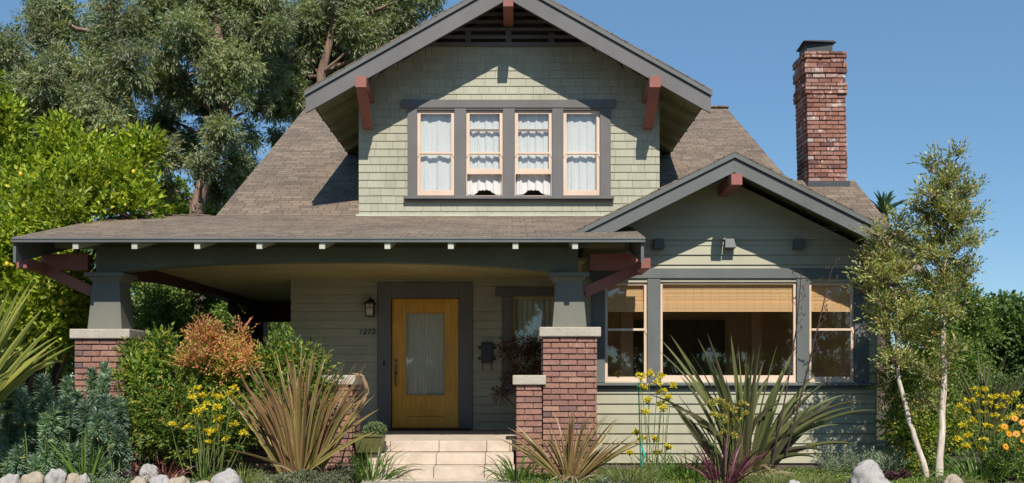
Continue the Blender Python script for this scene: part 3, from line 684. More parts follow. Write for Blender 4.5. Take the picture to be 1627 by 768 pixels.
# ---------------- dormer wall
dl = lambda z: max(-2.435, DA - (zc(5.985) - z) / DSL); dr = lambda z: min(2.345, DA + (zc(5.985) - z) / DSL)
holes_d = [(X(a, DW) - .0, X(b, DW) + .0, DZ0 - .03, DZ1) for a, b in dwin]
mb = clad(MB(), DW, zc(2.52), Z(75, DW), .1258, dl, dr, holes_d, widths=(.09, .30), t=.0125, gap=.0018, jitter=.0015)
part(mb, 'wall', SHIN, 'sage painted wood shingles on the dormer front')
mb = clad(MB(), 0, zc(2.5), zc(4.75), .126, 16.0, 22, widths=(.09, .30), gap=.002, xf=lambda x, y, z: (-2.405 + y, x, z))
clad(mb, 0, zc(2.5), zc(4.75), .126, 16.0, 22, widths=(.09, .30), gap=.002, xf=lambda x, y, z: (2.315 - y, x, z)); part(mb, 'wall', SHIN, 'sage painted wood shingles on the dormer sides')
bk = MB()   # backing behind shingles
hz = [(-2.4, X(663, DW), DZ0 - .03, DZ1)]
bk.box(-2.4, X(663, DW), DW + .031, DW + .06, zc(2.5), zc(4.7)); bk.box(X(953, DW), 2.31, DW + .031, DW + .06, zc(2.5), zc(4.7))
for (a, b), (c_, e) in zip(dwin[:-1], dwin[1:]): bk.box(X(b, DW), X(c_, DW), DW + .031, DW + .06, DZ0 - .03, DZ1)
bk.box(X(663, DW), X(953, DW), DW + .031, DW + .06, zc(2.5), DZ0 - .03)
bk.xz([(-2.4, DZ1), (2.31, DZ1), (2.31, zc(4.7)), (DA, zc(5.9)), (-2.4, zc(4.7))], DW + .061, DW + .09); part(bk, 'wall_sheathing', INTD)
fl_ = MB(); fl_.box(-2.47, 2.38, DW - .06, DW - .02, zc(2.545), Z(341.5, DW)); part(fl_, 'flashing', TAILM)
tr = MB(); yt = DW - .022
tr.box(X(638, DW), X(978, DW), yt - .035, yt, Z(173, DW), Z(160, DW))
for a, b in ((648, 663), (722, 741), (799, 818), (877, 895), (953, 970)): tr.box(X(a, DW), X(b, DW), yt - .026, yt + .05, Z(313, DW), Z(173.4, DW))
for a, b in dwin: tr.box(X(a, DW), X(b, DW), yt - .02, yt + .05, Z(176, DW), Z(173.4, DW))
part(tr, 'window_casing', TRIM, bevel=.004)
tr = MB(); tr.box(X(642, DW), X(975, DW), yt - .09, yt, Z(318, DW), Z(313.3, DW)); tr.box(X(645, DW), X(972, DW), yt - .04, yt, Z(321, DW), Z(318.3, DW)); part(tr, 'window_sill', TRIM, bevel=.004)
# louvred vent
lv = MB(); zt_ = zc(5.72)
hwv = lambda z: (zc(5.98) - z) / DSL
lv.box(DA - hwv(Z(75, DW)) , DA + hwv(Z(75, DW)), DW - .05, DW - .0, Z(75, DW), Z(69, DW))
for py in (63, 51, 39, 27, 15, 3, -9):
    z_ = Z(py, DW); hh_ = hwv(z_) ; lv.hexa([(DA - hh_, DW - .04, z_), (DA + hh_, DW - .04, z_), (DA + hh_, DW + .0, z_ + .05), (DA - hh_, DW + .0, z_ + .05), (DA - hh_, DW - .04, z_ + .055), (DA + hh_, DW - .04, z_ + .055), (DA + hh_, DW, z_ + .075), (DA - hh_, DW, z_ + .075)])
for px in (744, 808, 876): lv.box(X(px, DW) - .045, X(px, DW) + .045, DW - .03, DW + .02, Z(69, DW), min(Z(3, DW), zc(5.95) - DSL * abs(X(px, DW) - DA) - .1))
part(lv, 'louvre_vent', TRIM)
# ---------------- brackets
def bracket(x, yf, yw, ztop, zlow, wd=.17, hb=.17, label=None):
    b = MB(); b.box(x - wd / 2, x + wd / 2, yf, yw, ztop - hb, ztop)
    if zlow is not None:
        b.hexa([(x - wd * .45, yw - .17, zlow), (x + wd * .45, yw - .17, zlow), (x + wd * .45, yw - .02, zlow), (x - wd * .45, yw - .02, zlow),
                (x - wd * .45, yf + .02, ztop - hb + .0), (x + wd * .45, yf + .02, ztop - hb + .0), (x + wd * .45, yf + .17, ztop - hb), (x - wd * .45, yf + .17, ztop - hb)])
    part(b, 'bracket', REDP, label, bevel=.004)
bracket(X(573.5, 15.15), 15.12, DW, Z(121, 15.12), Z(203, 15.85))
bracket(X(1040.5, 15.15), 15.12, DW, Z(121, 15.12), Z(203, 15.85))
bracket(DA, 15.12, DW, zc(6.0) - .17 - .07, None, wd=.155, hb=.19)
b = MB(); b.box(GA - .072, GA + .072, 13.12, 14.0, Z(294, 13.12), Z(276, 13.12)); part(b, 'bracket', REDP, 'russet ridge beam end under the bay gable', bevel=.004)
bracket(X(1405, 13.15) + .02, 13.14, BW, Z(388, 13.14), Z(465, 13.85), wd=.15, hb=.14)
# ---------------- chimney
lean = .024
cy0 = 18.75; cx0, cx1 = X(1284.5, cy0), X(1347.5, cy0); zt = Z(82, cy0); zb_ = zc(3.15)
ch = MB(); bh = .0735
z_ = zb_; segs = [(zb_, Z(128, cy0), 0), (Z(128, cy0), Z(106.5, cy0), .028), (Z(106.5, cy0), Z(95, cy0), .012), (Z(95, cy0), zt, .045)]
segs = [(zb_, zb_ + .0735 * 29, 0), ]
ztop_ = zt; 
lay = [(zb_, Z(150, cy0), 0), (Z(150, cy0), Z(132, cy0), .03), (Z(132, cy0), Z(117, cy0), .0), (Z(117, cy0), Z(100, cy0), .03), (Z(100, cy0), Z(93, cy0), 0.0), (Z(93, cy0), zt, .03)]
for i, (a, b, e) in enumerate(lay): bricks(ch, cx0 - e, cx1 + e, cy0 - e, cy0 + .74 + e, a, b, bl=.235, bh=.083, off0=i, proud=.022, jt=.008)
shear = lambda v: (v[0] - lean * (v[2] - zc(3.6)) , v[1], v[2])
ch.v = [shear(v) for v in ch.v]
cho = part(ch, 'chimney', CBRICK, 'tall weathered red brick chimney with corbelled top', bevel=.005)
c_ = MB(); c_.box(cx0 + .014, cx1 - .014, cy0 + .014, cy0 + .726, zb_, zt - .006); c_.v = [shear(v) for v in c_.v]; c_.build('mortar', MORTAR, cho)
c_ = MB(); xm0, xm1 = X(1287, cy0) , X(1326, cy0); c_.box(xm0 - .03, xm1, cy0 + .12, cy0 + .6, zt, Z(65, cy0)); c_.hexa([(xm0 - .13, cy0 + .0, Z(65, cy0)), (xm1 + .07, cy0 + .08, Z(65, cy0)), (xm1 + .03, cy0 + .66, Z(65, cy0)), (xm0 - .08, cy0 + .66, Z(65, cy0)),
   (xm0 - .06, cy0 + .1, Z(61, cy0)), (xm1 + .02, cy0 + .1, Z(61, cy0)), (xm1 + .02, cy0 + .64, Z(61, cy0)), (xm0 - .06, cy0 + .64, Z(61, cy0))]); c_.build('chimney_cap', METAL, cho, bevel=.006)
c_ = MB(); c_.box(cx0 - .02, cx1 + .03, cy0 - .03, cy0 + .78, zc(3.1), Z(288, cy0)); c_.build('flashing', METAL, cho, bevel=.005)
# ---------------- rooms behind the glass
def room(x0, x1, y0, y1, z0, z1, wall=INTW):
    b = MB(); b.box(x0, x1, y1, y1 + .05, z0, z1); b.box(x0 - .05, x0, y0, y1, z0, z1); b.box(x1, x1 + .05, y0, y1, z0, z1); b.box(x0, x1, y0, y1, z1, z1 + .05)
    part(b, 'interior_wall', wall); b = MB(); b.box(x0, x1, y0, y1, z0 - .05, z0); part(b, 'interior_floor', INTF)
room(1.06, 4.98, 14.04, 17.6, zc(-.85), zc(1.62))
b = MB(); b.box(2.1, 3.7, 17.5, 17.58, zc(-.84), zc(1.0)); part(b, 'doorway_shade_panel', INTD)  # solid panel, its dark colour stands in for shade beyond an open doorway
for q in ((1.75, 1.95, 16.2, 16.35), (3.95, 4.12, 16.6, 16.75)): b = MB(); b.box(*q, zc(-.85), zc(1.6)); part(b, 'interior_trim', SASH)
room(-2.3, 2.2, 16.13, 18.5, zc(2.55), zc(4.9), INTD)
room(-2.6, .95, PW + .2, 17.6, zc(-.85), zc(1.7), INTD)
# ---------------- fixtures
def lantern():
    x, z0_ = X(590, PW), Z(503, PW); y_ = PW - .16
    t = thing('wall_lantern', 'small black iron wall lantern with cream glass left of the yellow door', 'lantern', (x, PW, z0_))
    a = MB(); w_ = .062; hh = .19
    for sx in (-1, 1):
        for sy in (-1, 1): a.box(x + sx * w_ - .007, x + sx * w_ + .007, y_ + sy * w_ - .007, y_ + sy * w_ + .007, z0_, z0_ + hh)
    a.box(x - w_ - .012, x + w_ + .012, y_ - w_ - .012, y_ + w_ + .012, z0_ - .014, z0_)
    a.box(x - w_, x + w_, y_ - w_ - .006, y_ - w_, z0_ + hh * .62, z0_ + hh * .66); a.box(x - .005, x + .005, y_ - w_ - .006, y_ - w_, z0_ + hh * .66, z0_ + hh)
    a.build('frame', IRON, t)
    a = MB(); q = .10; zt_ = z0_ + hh
    a.hexa([(x - q, y_ - q, zt_), (x + q, y_ - q, zt_), (x + q, y_ + q, zt_), (x - q, y_ + q, zt_), (x - .03, y_ - .03, zt_ + .055), (x + .03, y_ - .03, zt_ + .055), (x + .03, y_ + .03, zt_ + .055), (x - .03, y_ + .03, zt_ + .055)])
    a.lathe([(.016, 0), (.02, .03), (.008, .05)], (x, y_, zt_ + .055), 10); a.build('lamp_cap', IRON, t)
    a = MB(); a.box(x - w_ + .008, x + w_ - .008, y_ - w_ + .008, y_ + w_ - .008, z0_ + .002, zt_ - .002); a.build('lamp_glass', SMOKE, t)
    a = MB(); a.box(x - .05, x + .05, PW - .03, PW - .014, z0_ + .12, z0_ + .27); a.tube([(x, PW - .02, z0_ + .24), (x, PW - .08, z0_ + .29), (x, y_, zt_ + .09)], .01, 7); a.build('wall_bracket', IRON, t)
lantern()
def mailbox():
    x0_, x1_, z0_, z1_ = X(765, PW), X(783, PW), Z(577, PW), Z(545, PW)
    t = thing('mailbox', 'dark iron wall mailbox with side knobs and two hooks right of the door', 'mailbox', (x0_, PW, z0_)); y_ = PW - .12
    a = MB(); a.box(x0_, x1_, y_, PW - .012, z0_, z1_ - .02); a.build('box', IRON, t, bevel=.008)
    a = MB(); a.box(x0_ - .008, x1_ + .008, y_ - .012, PW - .012, z1_ - .019, z1_ + .006); a.lathe([(.02, -.01), (.02, .012)], ((x0_ + x1_) / 2, y_, z1_ + .004), 10, 'y'); a.build('lid', IRON, t, bevel=.004)
    for kx in (x0_ - .03, x1_ + .03):
        for kz in (Z(553, PW), Z(570, PW)):
            a = MB(); a.lathe([(.022, -.03), (.028, -.02), (.022, -.01)], (kx, PW - .01, kz), 10, 'y'); a.box(min(kx, (x0_ + x1_) / 2), max(kx, (x0_ + x1_) / 2), PW - .03, PW - .02, kz - .008, kz + .008); a.build('knob', IRON, t)
    for hx in (x0_ + .02, x1_ - .02):
        a = MB(); a.tube([(hx, y_ + .03, z0_), (hx, y_ + .03, z0_ - .09), (hx, y_ - .01, z0_ - .11), (hx, y_ - .03, z0_ - .085)], .008, 6); a.build('hook', IRON, t)
    a = MB()
    for dx in (-.03, .03):
        for dz in (-.02, .05): a = MB(); a.lathe([(.014, -.006), (.014, 0)], ((x0_ + x1_) / 2 + dx, y_, (z0_ + z1_) / 2 + dz - .02), 10, 'y'); a.build('rosette', INTD, t)
mailbox()

# ================================================================== PLANTS
DENS = 4.5
def nrm(a): return a / np.maximum(np.linalg.norm(a, axis=1, keepdims=True), 1e-9)
def leafmesh(name, P, D, L, Wd, mat, parent=None, fold=.22, curl=.0, N=None):
    n = len(P); D = nrm(D)
    if N is None: N = rng.normal(size=(n, 3)) * .7 + np.array([0, -.15, .9])
    N = N - D * (N * D).sum(1, keepdims=True); N = nrm(N); S = np.cross(D, N)
    L = (np.ones(n) * L)[:, None]; Wd = (np.ones(n) * Wd)[:, None]
    V = np.empty((n, 4, 3)); V[:, 0] = P; V[:, 2] = P + D * L - N * L * curl
    V[:, 1] = P + D * L * .45 + S * Wd * .5 + N * Wd * fold; V[:, 3] = P + D * L * .45 - S * Wd * .5 + N * Wd * fold
    idx = (np.arange(n) * 4)[:, None]; T = np.concatenate([idx + np.array([[0, 1, 2]]), idx + np.array([[0, 2, 3]])], axis=1).reshape(-1)
    me = bpy.data.meshes.new(name); me.vertices.add(n * 4); me.vertices.foreach_set('co', V.reshape(-1).astype(np.float32))
    me.loops.add(n * 6); me.loops.foreach_set('vertex_index', T.astype(np.int32)); me.polygons.add(n * 2)
    me.polygons.foreach_set('loop_start', np.arange(0, n * 6, 3, dtype=np.int32)); me.polygons.foreach_set('loop_total', np.full(n * 2, 3, dtype=np.int32))
    me.update(calc_edges=True); me.validate(); me.materials.append(mat)
    o = bpy.data.objects.new(name, me); C.objects.link(o); attach(o, parent); return o
def twigleaves(O, Dt, tl, k, spread=.9, droop=0.0):
    """k leaves along each twig"""
    n = len(O); tl = np.ones(n) * tl
    t = np.tile((np.arange(k) + .5) / k, n); O2 = np.repeat(O, k, 0); D2 = np.repeat(Dt, k, 0); T2 = np.repeat(tl, k)
    P = O2 + D2 * (t * T2)[:, None]; P[:, 2] -= droop * (t * T2) ** 1.5
    r = rng.normal(size=(n * k, 3)); r -= D2 * (r * D2).sum(1, keepdims=True); r = nrm(r)
    D = D2 * (.55 + .5 * t)[:, None] + r * spread * (1.15 - .7 * t)[:, None]; D[:, 2] -= droop * 1.5
    return P, nrm(D)
def clumps_twigs(cl, density, shell=.45, up=.3, out=.9):
    """cl: list of (x,y,z,rx,ry,rz); returns twig origins and directions"""
    Os, Ds = [], []
    for c in cl:
        x, y, z, rx, ry, rz = c; n = max(10, int(DENS * density * (rx * ry * rz) ** (2 / 3)))
        u = nrm(rng.normal(size=(n, 3))); rad = shell + (1 - shell) * rng.random(n) ** .6
        rad = rad * (1 + .14 * np.sin(u[:, 0] * 5 + x * 3) * np.cos(u[:, 2] * 4 + z * 2))
        Os.append(np.array([x, y, z]) + u * rad[:, None] * np.array([rx, ry, rz]))
        Ds.append(nrm(u * out + rng.normal(size=(n, 3)) * .45 + np.array([0, 0, up])))
    return np.concatenate(Os), np.concatenate(Ds)
def branches(mb, root, cl, r0, n=6, sag=.0, frac=1.0):
    root = Vector(root)
    for c in cl:
        if random.random() > frac: continue
        e = Vector(c[:3]); d = e - root; pts = []; rr = []
        off = Vector((random.uniform(-1, 1), random.uniform(-1, 1), random.uniform(-.3, .6))) * d.length * .10
        for i in range(7):
            u = i / 6; pts.append(root + d * u + off * math.sin(u * math.pi) + Vector((random.uniform(-1, 1), random.uniform(-1, 1), random.uniform(-1, 1))) * d.length * .02 * (0 < i < 6)); rr.append(r0 * (1 - .82 * u))
        mb.tube(pts, rr, n)
def split_clump(c, k, spread=.75, size=.5):
    out = []
    for _ in range(k):
        u = nrm(rng.normal(size=(1, 3)))[0] * spread * rng.random() ** .4
        s_ = size * random.uniform(.7, 1.25); out.append((c[0] + u[0] * c[3], c[1] + u[1] * c[4], c[2] + u[2] * c[5], c[3] * s_, c[4] * s_, c[5] * s_))
    return out
def blades(specs, segs=9, vee=.22):
    """specs: (x,y,z, azimuth, elev, length, width, bend, twist)"""
    mb = MB(); mb.uv = []
    for spc in specs:
        x, y, z, a, e, L, wd, bend, tw = spc[:9]; roll = spc[9] if len(spc) > 9 else random.gauss(0, .55); cr, sr = math.cos(roll), math.sin(roll)
        p = Vector((x, y, z)); ang = e; o = len(mb.v); sa = a + R(90) + tw
        for i in range(segs + 1):
            t = i / segs
            hd = Vector((math.cos(a), math.sin(a), 0)); d = hd * math.cos(ang) + Vector((0, 0, 1)) * math.sin(ang)
            tw_ = sa + tw * t; sd_ = Vector((math.cos(tw_), math.sin(tw_), 0)); sd_ = (sd_ - d * sd_.dot(d)).normalized(); nn = sd_.cross(d)
            if nn.z < 0: nn = -nn
            sd_, nn = sd_ * cr + nn * sr, nn * cr - sd_ * sr
            wv = wd * min(1, .55 + 1.6 * t) * (1 - t ** 2.6) ** .8 + .0008
            for u, s_ in ((0, -1), (.5, 0), (1, 1)):
                mb.v.append(tuple(p + sd_ * s_ * wv / 2 + (nn * wv * vee if s_ else Vector((0, 0, 0))))); mb.uv.append((u, t * L))
            if i: 
                k = o + 3 * i
                mb.f += [(k - 3, k - 2, k + 1, k), (k - 2, k - 1, k + 2, k + 1)]
            p = p + d * L / segs; ang -= bend * (t + .25) / segs * 1.4
    return mb
def rnd(a, b): return random.uniform(a, b)
def fan(x, y, z, n, L, wd, emin=40, emax=88, bend=(.1, .7), a0=0, a1=360, rad=.1, seg=9, bent=0):
    sp = []
    for i in range(n):
        a = R(rnd(a0, a1)); q = random.random(); e = R(emax - (emax - emin) * q ** 1.1); l = L * rnd(.6, 1.05)
        b = rnd(*bend) * (1 + .8 * q)
        if random.random() < bent: b *= 2.6
        sp.append((x + math.cos(a) * rad * rnd(.1, 1), y + math.sin(a) * rad * rnd(.1, 1), z, a, e, l, wd * rnd(.7, 1.15), b, rnd(-.6, .6)))
    return sp

# ---------------- eucalyptus trees behind
def euc_tree(label, px_clumps, Y, trunk_pts, r0, nleaf, group=None):
    base = trunk_pts[0]; t = thing('eucalyptus_tree', label, 'tree', (base[0], base[1], 0), group)
    mb = MB(); n_ = len(trunk_pts); mb.tube(trunk_pts, [r0 * (1 - .6 * i / (n_ - 1)) for i in range(n_)], 12)
    cl = []
    for (px, py, rp, dy) in px_clumps:
        Yc = Y + dy; cl.append((X(px, Yc), Yc, Z(py, Yc), rp * Yc / F, rp * Yc / F * 1.0, rp * Yc / F * 1.05))
    for c in cl:
        k = min(range(2, n_), key=lambda i: (Vector(trunk_pts[i]) - Vector(c[:3])).length + (2 if trunk_pts[i][2] > c[2] else 0))
        branches(mb, trunk_pts[k], [c], r0 * .28, 6)
    sub = []
    for c in cl: sub += split_clump(c, 12, 1.0, .30)
    for c in cl: branches(mb, c[:3], [s_ for s_ in sub if (Vector(s_[:3]) - Vector(c[:3])).length < c[3]][:5], r0 * .08, 4)
    mb.build('trunk', BARKE, t, smooth=True)
    O, D = clumps_twigs(sub, 330, shell=.1, up=-.1); k = 9
    sel = rng.permutation(len(O))[:nleaf // k]
    P, LD = twigleaves(O[sel], D[sel], .34, k, spread=1.15, droop=.3)
    leafmesh('crown', P, LD, rng.uniform(.10, .19, len(P)), .042, L_EUC, t); return t
def tp(pts, Y): return [(X(px, Y), Y + dy, max(Z(py, Y), -.1) if py < 9000 else -.1) for px, py, dy in pts]
random.seed(21)
cA = [(30, 90, 52, 0), (85, 45, 45, 1), (70, 140, 50, -1), (130, 110, 55, 0), (105, 200, 50, 0), (50, 210, 50, 1), (160, 60, 45, 1), (175, 170, 52, -1), (200, 20, 45, 0), (20, 260, 50, 1), (150, 240, 50, 1), (215, 95, 42, -1), (90, 290, 48, 1), (60, 15, 30, 2), (10, 150, 45, 0), (210, 220, 45, 1), (190, 300, 40, 2)]
euc_tree('tall silvery eucalyptus tree filling the sky above the lemon tree', cA, 29, tp([(232, 9999, 0), (234, 480, 0), (236, 330, 0), (225, 240, .2), (200, 150, 0), (180, 60, 0), (185, -60, 0)], 29), .24, 110000, 'eucalyptus trees behind the house')
cB = [(255, 30, 45, 0), (300, 70, 50, -1), (275, 130, 42, 0), (262, 185, 26, 1), (345, 30, 48, 1), (355, 110, 46, -1), (330, 165, 34, 1), (400, 60, 45, 0), (425, 112, 28, 1), (418, 162, 18, 1), (325, 258, 20, -1.5), (352, 205, 18, -1.5), (395, 215, 16, 0), (300, 235, 30, 1), (355, 215, 22, -1), (380, 285, 34, 1), (375, 255, 18, 0), (262, 295, 16, 1), (340, 300, 20, 1), (430, 15, 36, 1), (320, 0, 40, 0), (255, 240, 24, -1), (395, 5, 40, 0)]
euc_tree('eucalyptus tree with a thick leaning pinkish trunk showing left of the roof', cB, 30, tp([(312, 9999, 0), (312, 450, 0), (313, 330, 0), (328, 275, 0), (345, 225, .2), (358, 195, .2), (352, 120, 0), (345, 20, 0), (350, -80, 0)], 30), .26, 110000, 'eucalyptus trees behind the house')
cC = [(470, 60, 45, 0), (455, 120, 36, 0), (510, 20, 40, 1), (520, 80, 36, 1), (560, 40, 38, 0), (500, 130, 26, 1), (600, 15, 36, 1), (610, 60, 24, 0), (650, 10, 26, 0), (640, 45, 16, 0), (440, 165, 24, 1), (470, 165, 20, 0), (440, 215, 8, 0), (680, -5, 18, 0), (560, -10, 40, 0)]
euc_tree('rightmost eucalyptus tree, darker, reaching over the main roof', cC, 33, tp([(520, 9999, 0), (522, 400, 0), (515, 200, 0), (510, 120, 0), (530, 40, 0), (540, -60, 0)], 33), .24, 90000, 'eucalyptus trees behind the house')

def bush(name, label, cat, cl, mat, L, Wd, dens, tl=.18, k=6, up=.3, stems=True, spread=.9, droop=0, group=None, barkm=TWIG, sub=0, reject=None, root=None, r0=.03, shell=.4, crown='foliage', stemname='stems', parent=None, extra=None):
    base = root or (np.mean([c[0] for c in cl]), np.mean([c[1] for c in cl]), 0)
    t = parent or thing(name, label, cat, (base[0], base[1], 0), group)
    src = cl
    if sub: src = [s_ for c in cl for s_ in split_clump(c, sub, .8, .5)]
    if stems:
        mb = MB(); branches(mb, (base[0], base[1], -.05), cl, r0, 6)
        if sub:
            for c in cl: branches(mb, c[:3], [s_ for s_ in src if (Vector(s_[:3]) - Vector(c[:3])).length < max(c[3:])][:6], r0 * .35, 4)
        mb.build(stemname, barkm, t, smooth=True)
    O, D = clumps_twigs(src, dens, shell=shell, up=up)
    if reject is not None: kp = ~reject(O); O, D = O[kp], D[kp]
    P, LD = twigleaves(O, D, tl, k, spread, droop)
    P = P[P[:, 2] > .0] if False else P
    leafmesh(crown, P, LD, rng.uniform(L * .6, L * 1.15, len(P)), Wd, mat, t, curl=.12); return t

# ---------------- lemon tree
random.seed(5)
YL = 15.6
def pc(px, py, rp, Y, ry=1.0, rz=1.0): return (X(px, Y), Y, Z(py, Y), rp * Y / F, rp * Y / F * ry, rp * Y / F * rz)
lem = [pc(8, 235, 24, 16), pc(5, 340, 45, 15.5), pc(60, 330, 40, 15), pc(85, 262, 22, 16), pc(140, 260, 24, 15.8), pc(140, 320, 44, 15.2), pc(200, 255, 22, 16), pc(195, 305, 36, 15.6), pc(40, 275, 20, 15.8), pc(60, 380, 60, 14.6), pc(130, 365, 42, 14.6, 1, .8), pc(205, 345, 34, 15.3, 1, .8),
       pc(20, 440, 62, 14.8), pc(90, 460, 55, 14.6), pc(50, 520, 50, 14.4), pc(110, 520, 40, 14.8), pc(235, 400, 40, 17.5), pc(10, 195, 12, 16), pc(225, 245, 16, 16), pc(95, 225, 9, 16)]
lem = [c for c in lem]
def rej(O):
    under = (O[:, 0] > -6.35) & (O[:, 2] < H + 1.756 + RS * (O[:, 1] - 12.6) + .12) & (O[:, 1] > 12.5)
    under |= (O[:, 0] > -4.7 - .1) & (O[:, 1] > 15.8) & (O[:, 2] < 8)
    return under
lt = bush('lemon_tree', 'bright yellow green lemon tree leaning over the left end of the porch roof', 'lemon tree', lem, L_LEM, .115, .055, 200, tl=.38, k=8, sub=10, reject=rej, root=(-7.6, 15.6), r0=.07, crown='crown', stemname='trunk', shell=.2, up=.9)
for px, py in ((212, 273), (97, 480), (11, 420), (33, 277)):
    Yf = 14.2 if py < 380 else 13.6
    b = MB(); q = rnd(.026, .036); b.lathe([(.004, -q * 1.25), (q * .6, -q), (q, -.2 * q), (q * .95, .4 * q), (q * .5, q), (.004, q * 1.3)], (X(px, Yf), Yf, Z(py, Yf)), 10); b.build('lemon', FRUIT, lt, smooth=True)
random.seed(8)
bush('yellow_green_tree', 'yellow green tree at the far left edge behind the lemon tree', 'tree', [pc(-30, 150, 42, 21), pc(-40, 220, 50, 21), pc(-15, 290, 40, 21), pc(-50, 110, 40, 21), pc(-40, 320, 50, 21), pc(-4, 180, 14, 21)], L_YG, .12, .06, 150, sub=7, r0=.12, crown='crown', stemname='trunk')
# hedge and shrubs behind the porch
bush('shrub', 'shaded green shrub seen through the open side of the porch', 'shrub', [pc(240, 500, 60, 19), pc(290, 470, 50, 20), pc(215, 560, 60, 18), pc(280, 560, 60, 19), pc(300, 520, 40, 21)], L_MID, .09, .045, 160, sub=6, r0=.05)
bush('shrub', 'sunlit green shrub far behind the porch post', 'shrub', [pc(380, 520, 45, 27), pc(340, 530, 40, 27), pc(440, 540, 46, 26), pc(455, 590, 60, 25), pc(400, 600, 60, 26)], L_MID, .11, .05, 150, sub=6, r0=.05)
bush('shrub', 'pale green bushes under the eucalyptus beside the roof edge', 'shrub', [pc(270, 320, 28, 36), pc(310, 335, 30, 36), pc(355, 340, 28, 36), pc(240, 335, 30, 36), pc(300, 380, 60, 36)], L_YG, .16, .08, 90, sub=6, r0=.08)

bush('hedge', 'tall green hedge along the left side behind the lemon tree', 'hedge', [pc(px, py, 60, 22) for px in (-80, -20, 40, 100, 160) for py in (500, 580)] + [pc(px, py, 60, 20) for px in (180, 230, 120) for py in (470, 560)] + [pc(px, 410, 45, 23) for px in (100, 150, 200, 250)], L_MID, .10, .05, 110, sub=6, r0=.05)
bush('hedge', 'dark hedge closing the garden behind the porch', 'hedge', [pc(px, py, 46, 33) for px in (300, 360, 420, 480) for py in (470, 520, 570)], L_DARK, .13, .07, 110, sub=6, r0=.05)
# ---------------- right background
random.seed(12)
bush('evergreen_tree', 'dark dense evergreen tree at the right edge beyond the flax', 'tree', [pc(1580, 520, 45, 26), pc(1620, 550, 55, 26), pc(1560, 590, 50, 26), pc(1600, 620, 60, 26), pc(1650, 520, 45, 26), pc(1545, 530, 30, 27), pc(1600, 500, 25, 27)], L_DARK, .15, .07, 190, sub=7, r0=.14, crown='crown', stemname='trunk')
bush('broadleaf_shrub', 'mid green rounded shrub behind the young tree trunks on the right', 'shrub', [pc(1500, 480, 48, 18), pc(1530, 500, 40, 18), pc(1480, 560, 60, 17.5), pc(1535, 580, 50, 17.5), pc(1460, 640, 60, 17), pc(1520, 650, 60, 17), pc(1560, 540, 30, 18), pc(1440, 500, 30, 18)], L_MID, .07, .035, 260, sub=7, r0=.05)
bush('broadleaf_shrub', 'low dark shrub behind the right hand flax and yellow flowers', 'shrub', [pc(1590, 650, 60, 19), pc(1640, 640, 60, 19), pc(1560, 700, 50, 18), pc(1620, 710, 60, 18)], L_DARK, .08, .04, 200, sub=6, r0=.05)
# palm
pt = thing('palm_tree', 'dark palm top just showing above the roof right of the chimney', 'palm tree', (X(1403, 40), 40, 0))
mb = MB(); mb.tube([(X(1403, 40), 40, -.1), (X(1403, 40), 40, Z(340, 40))], [.3, .22], 10); mb.build('trunk', BARK, pt)
sp = []
for i in range(34): sp.append((X(1403, 40), 40, Z(340, 40), R(rnd(0, 360)), R(rnd(5, 85)), rnd(.8, 1.1), .16, rnd(.3, .9), rnd(-.5, .5)))
blades(sp, 8).build('crown', B_PALM, pt)

# ---------------- climber on the right corner of the bay
random.seed(3)
bush('climbing_shrub', 'leafy climbing shrub with reddish stems on the right corner of the bay', 'shrub', [pc(1410, 500, 22, 13.7, .7, 1.6), pc(1412, 560, 22, 13.6, .7, 1.7), pc(1418, 620, 26, 13.5, .7, 1.5), pc(1422, 680, 30, 13.4, .8, 1.4), pc(1425, 730, 32, 13.3, .9, 1.0), pc(1440, 600, 28, 13.5, .7, 1.6), pc(1450, 680, 34, 13.4, .8, 1.3), pc(1445, 520, 26, 13.7, .7, 1.4), pc(1475, 560, 26, 13.6, .7, 1.4), pc(1500, 590, 30, 13.8, .7, 1.4), pc(1505, 680, 32, 13.6, .7, 1.3), pc(1440, 460, 20, 13.9, .7, 1.2), pc(1478, 640, 30, 13.5, .7, 1.4), pc(1470, 720, 30, 13.3, .8, 1.2)],
     L_VINE, .055, .028, 480, tl=.16, sub=5, k=6, r0=.018, barkm=bark('red_stem', (.12, .05, .03), (.25, .11, .06)))
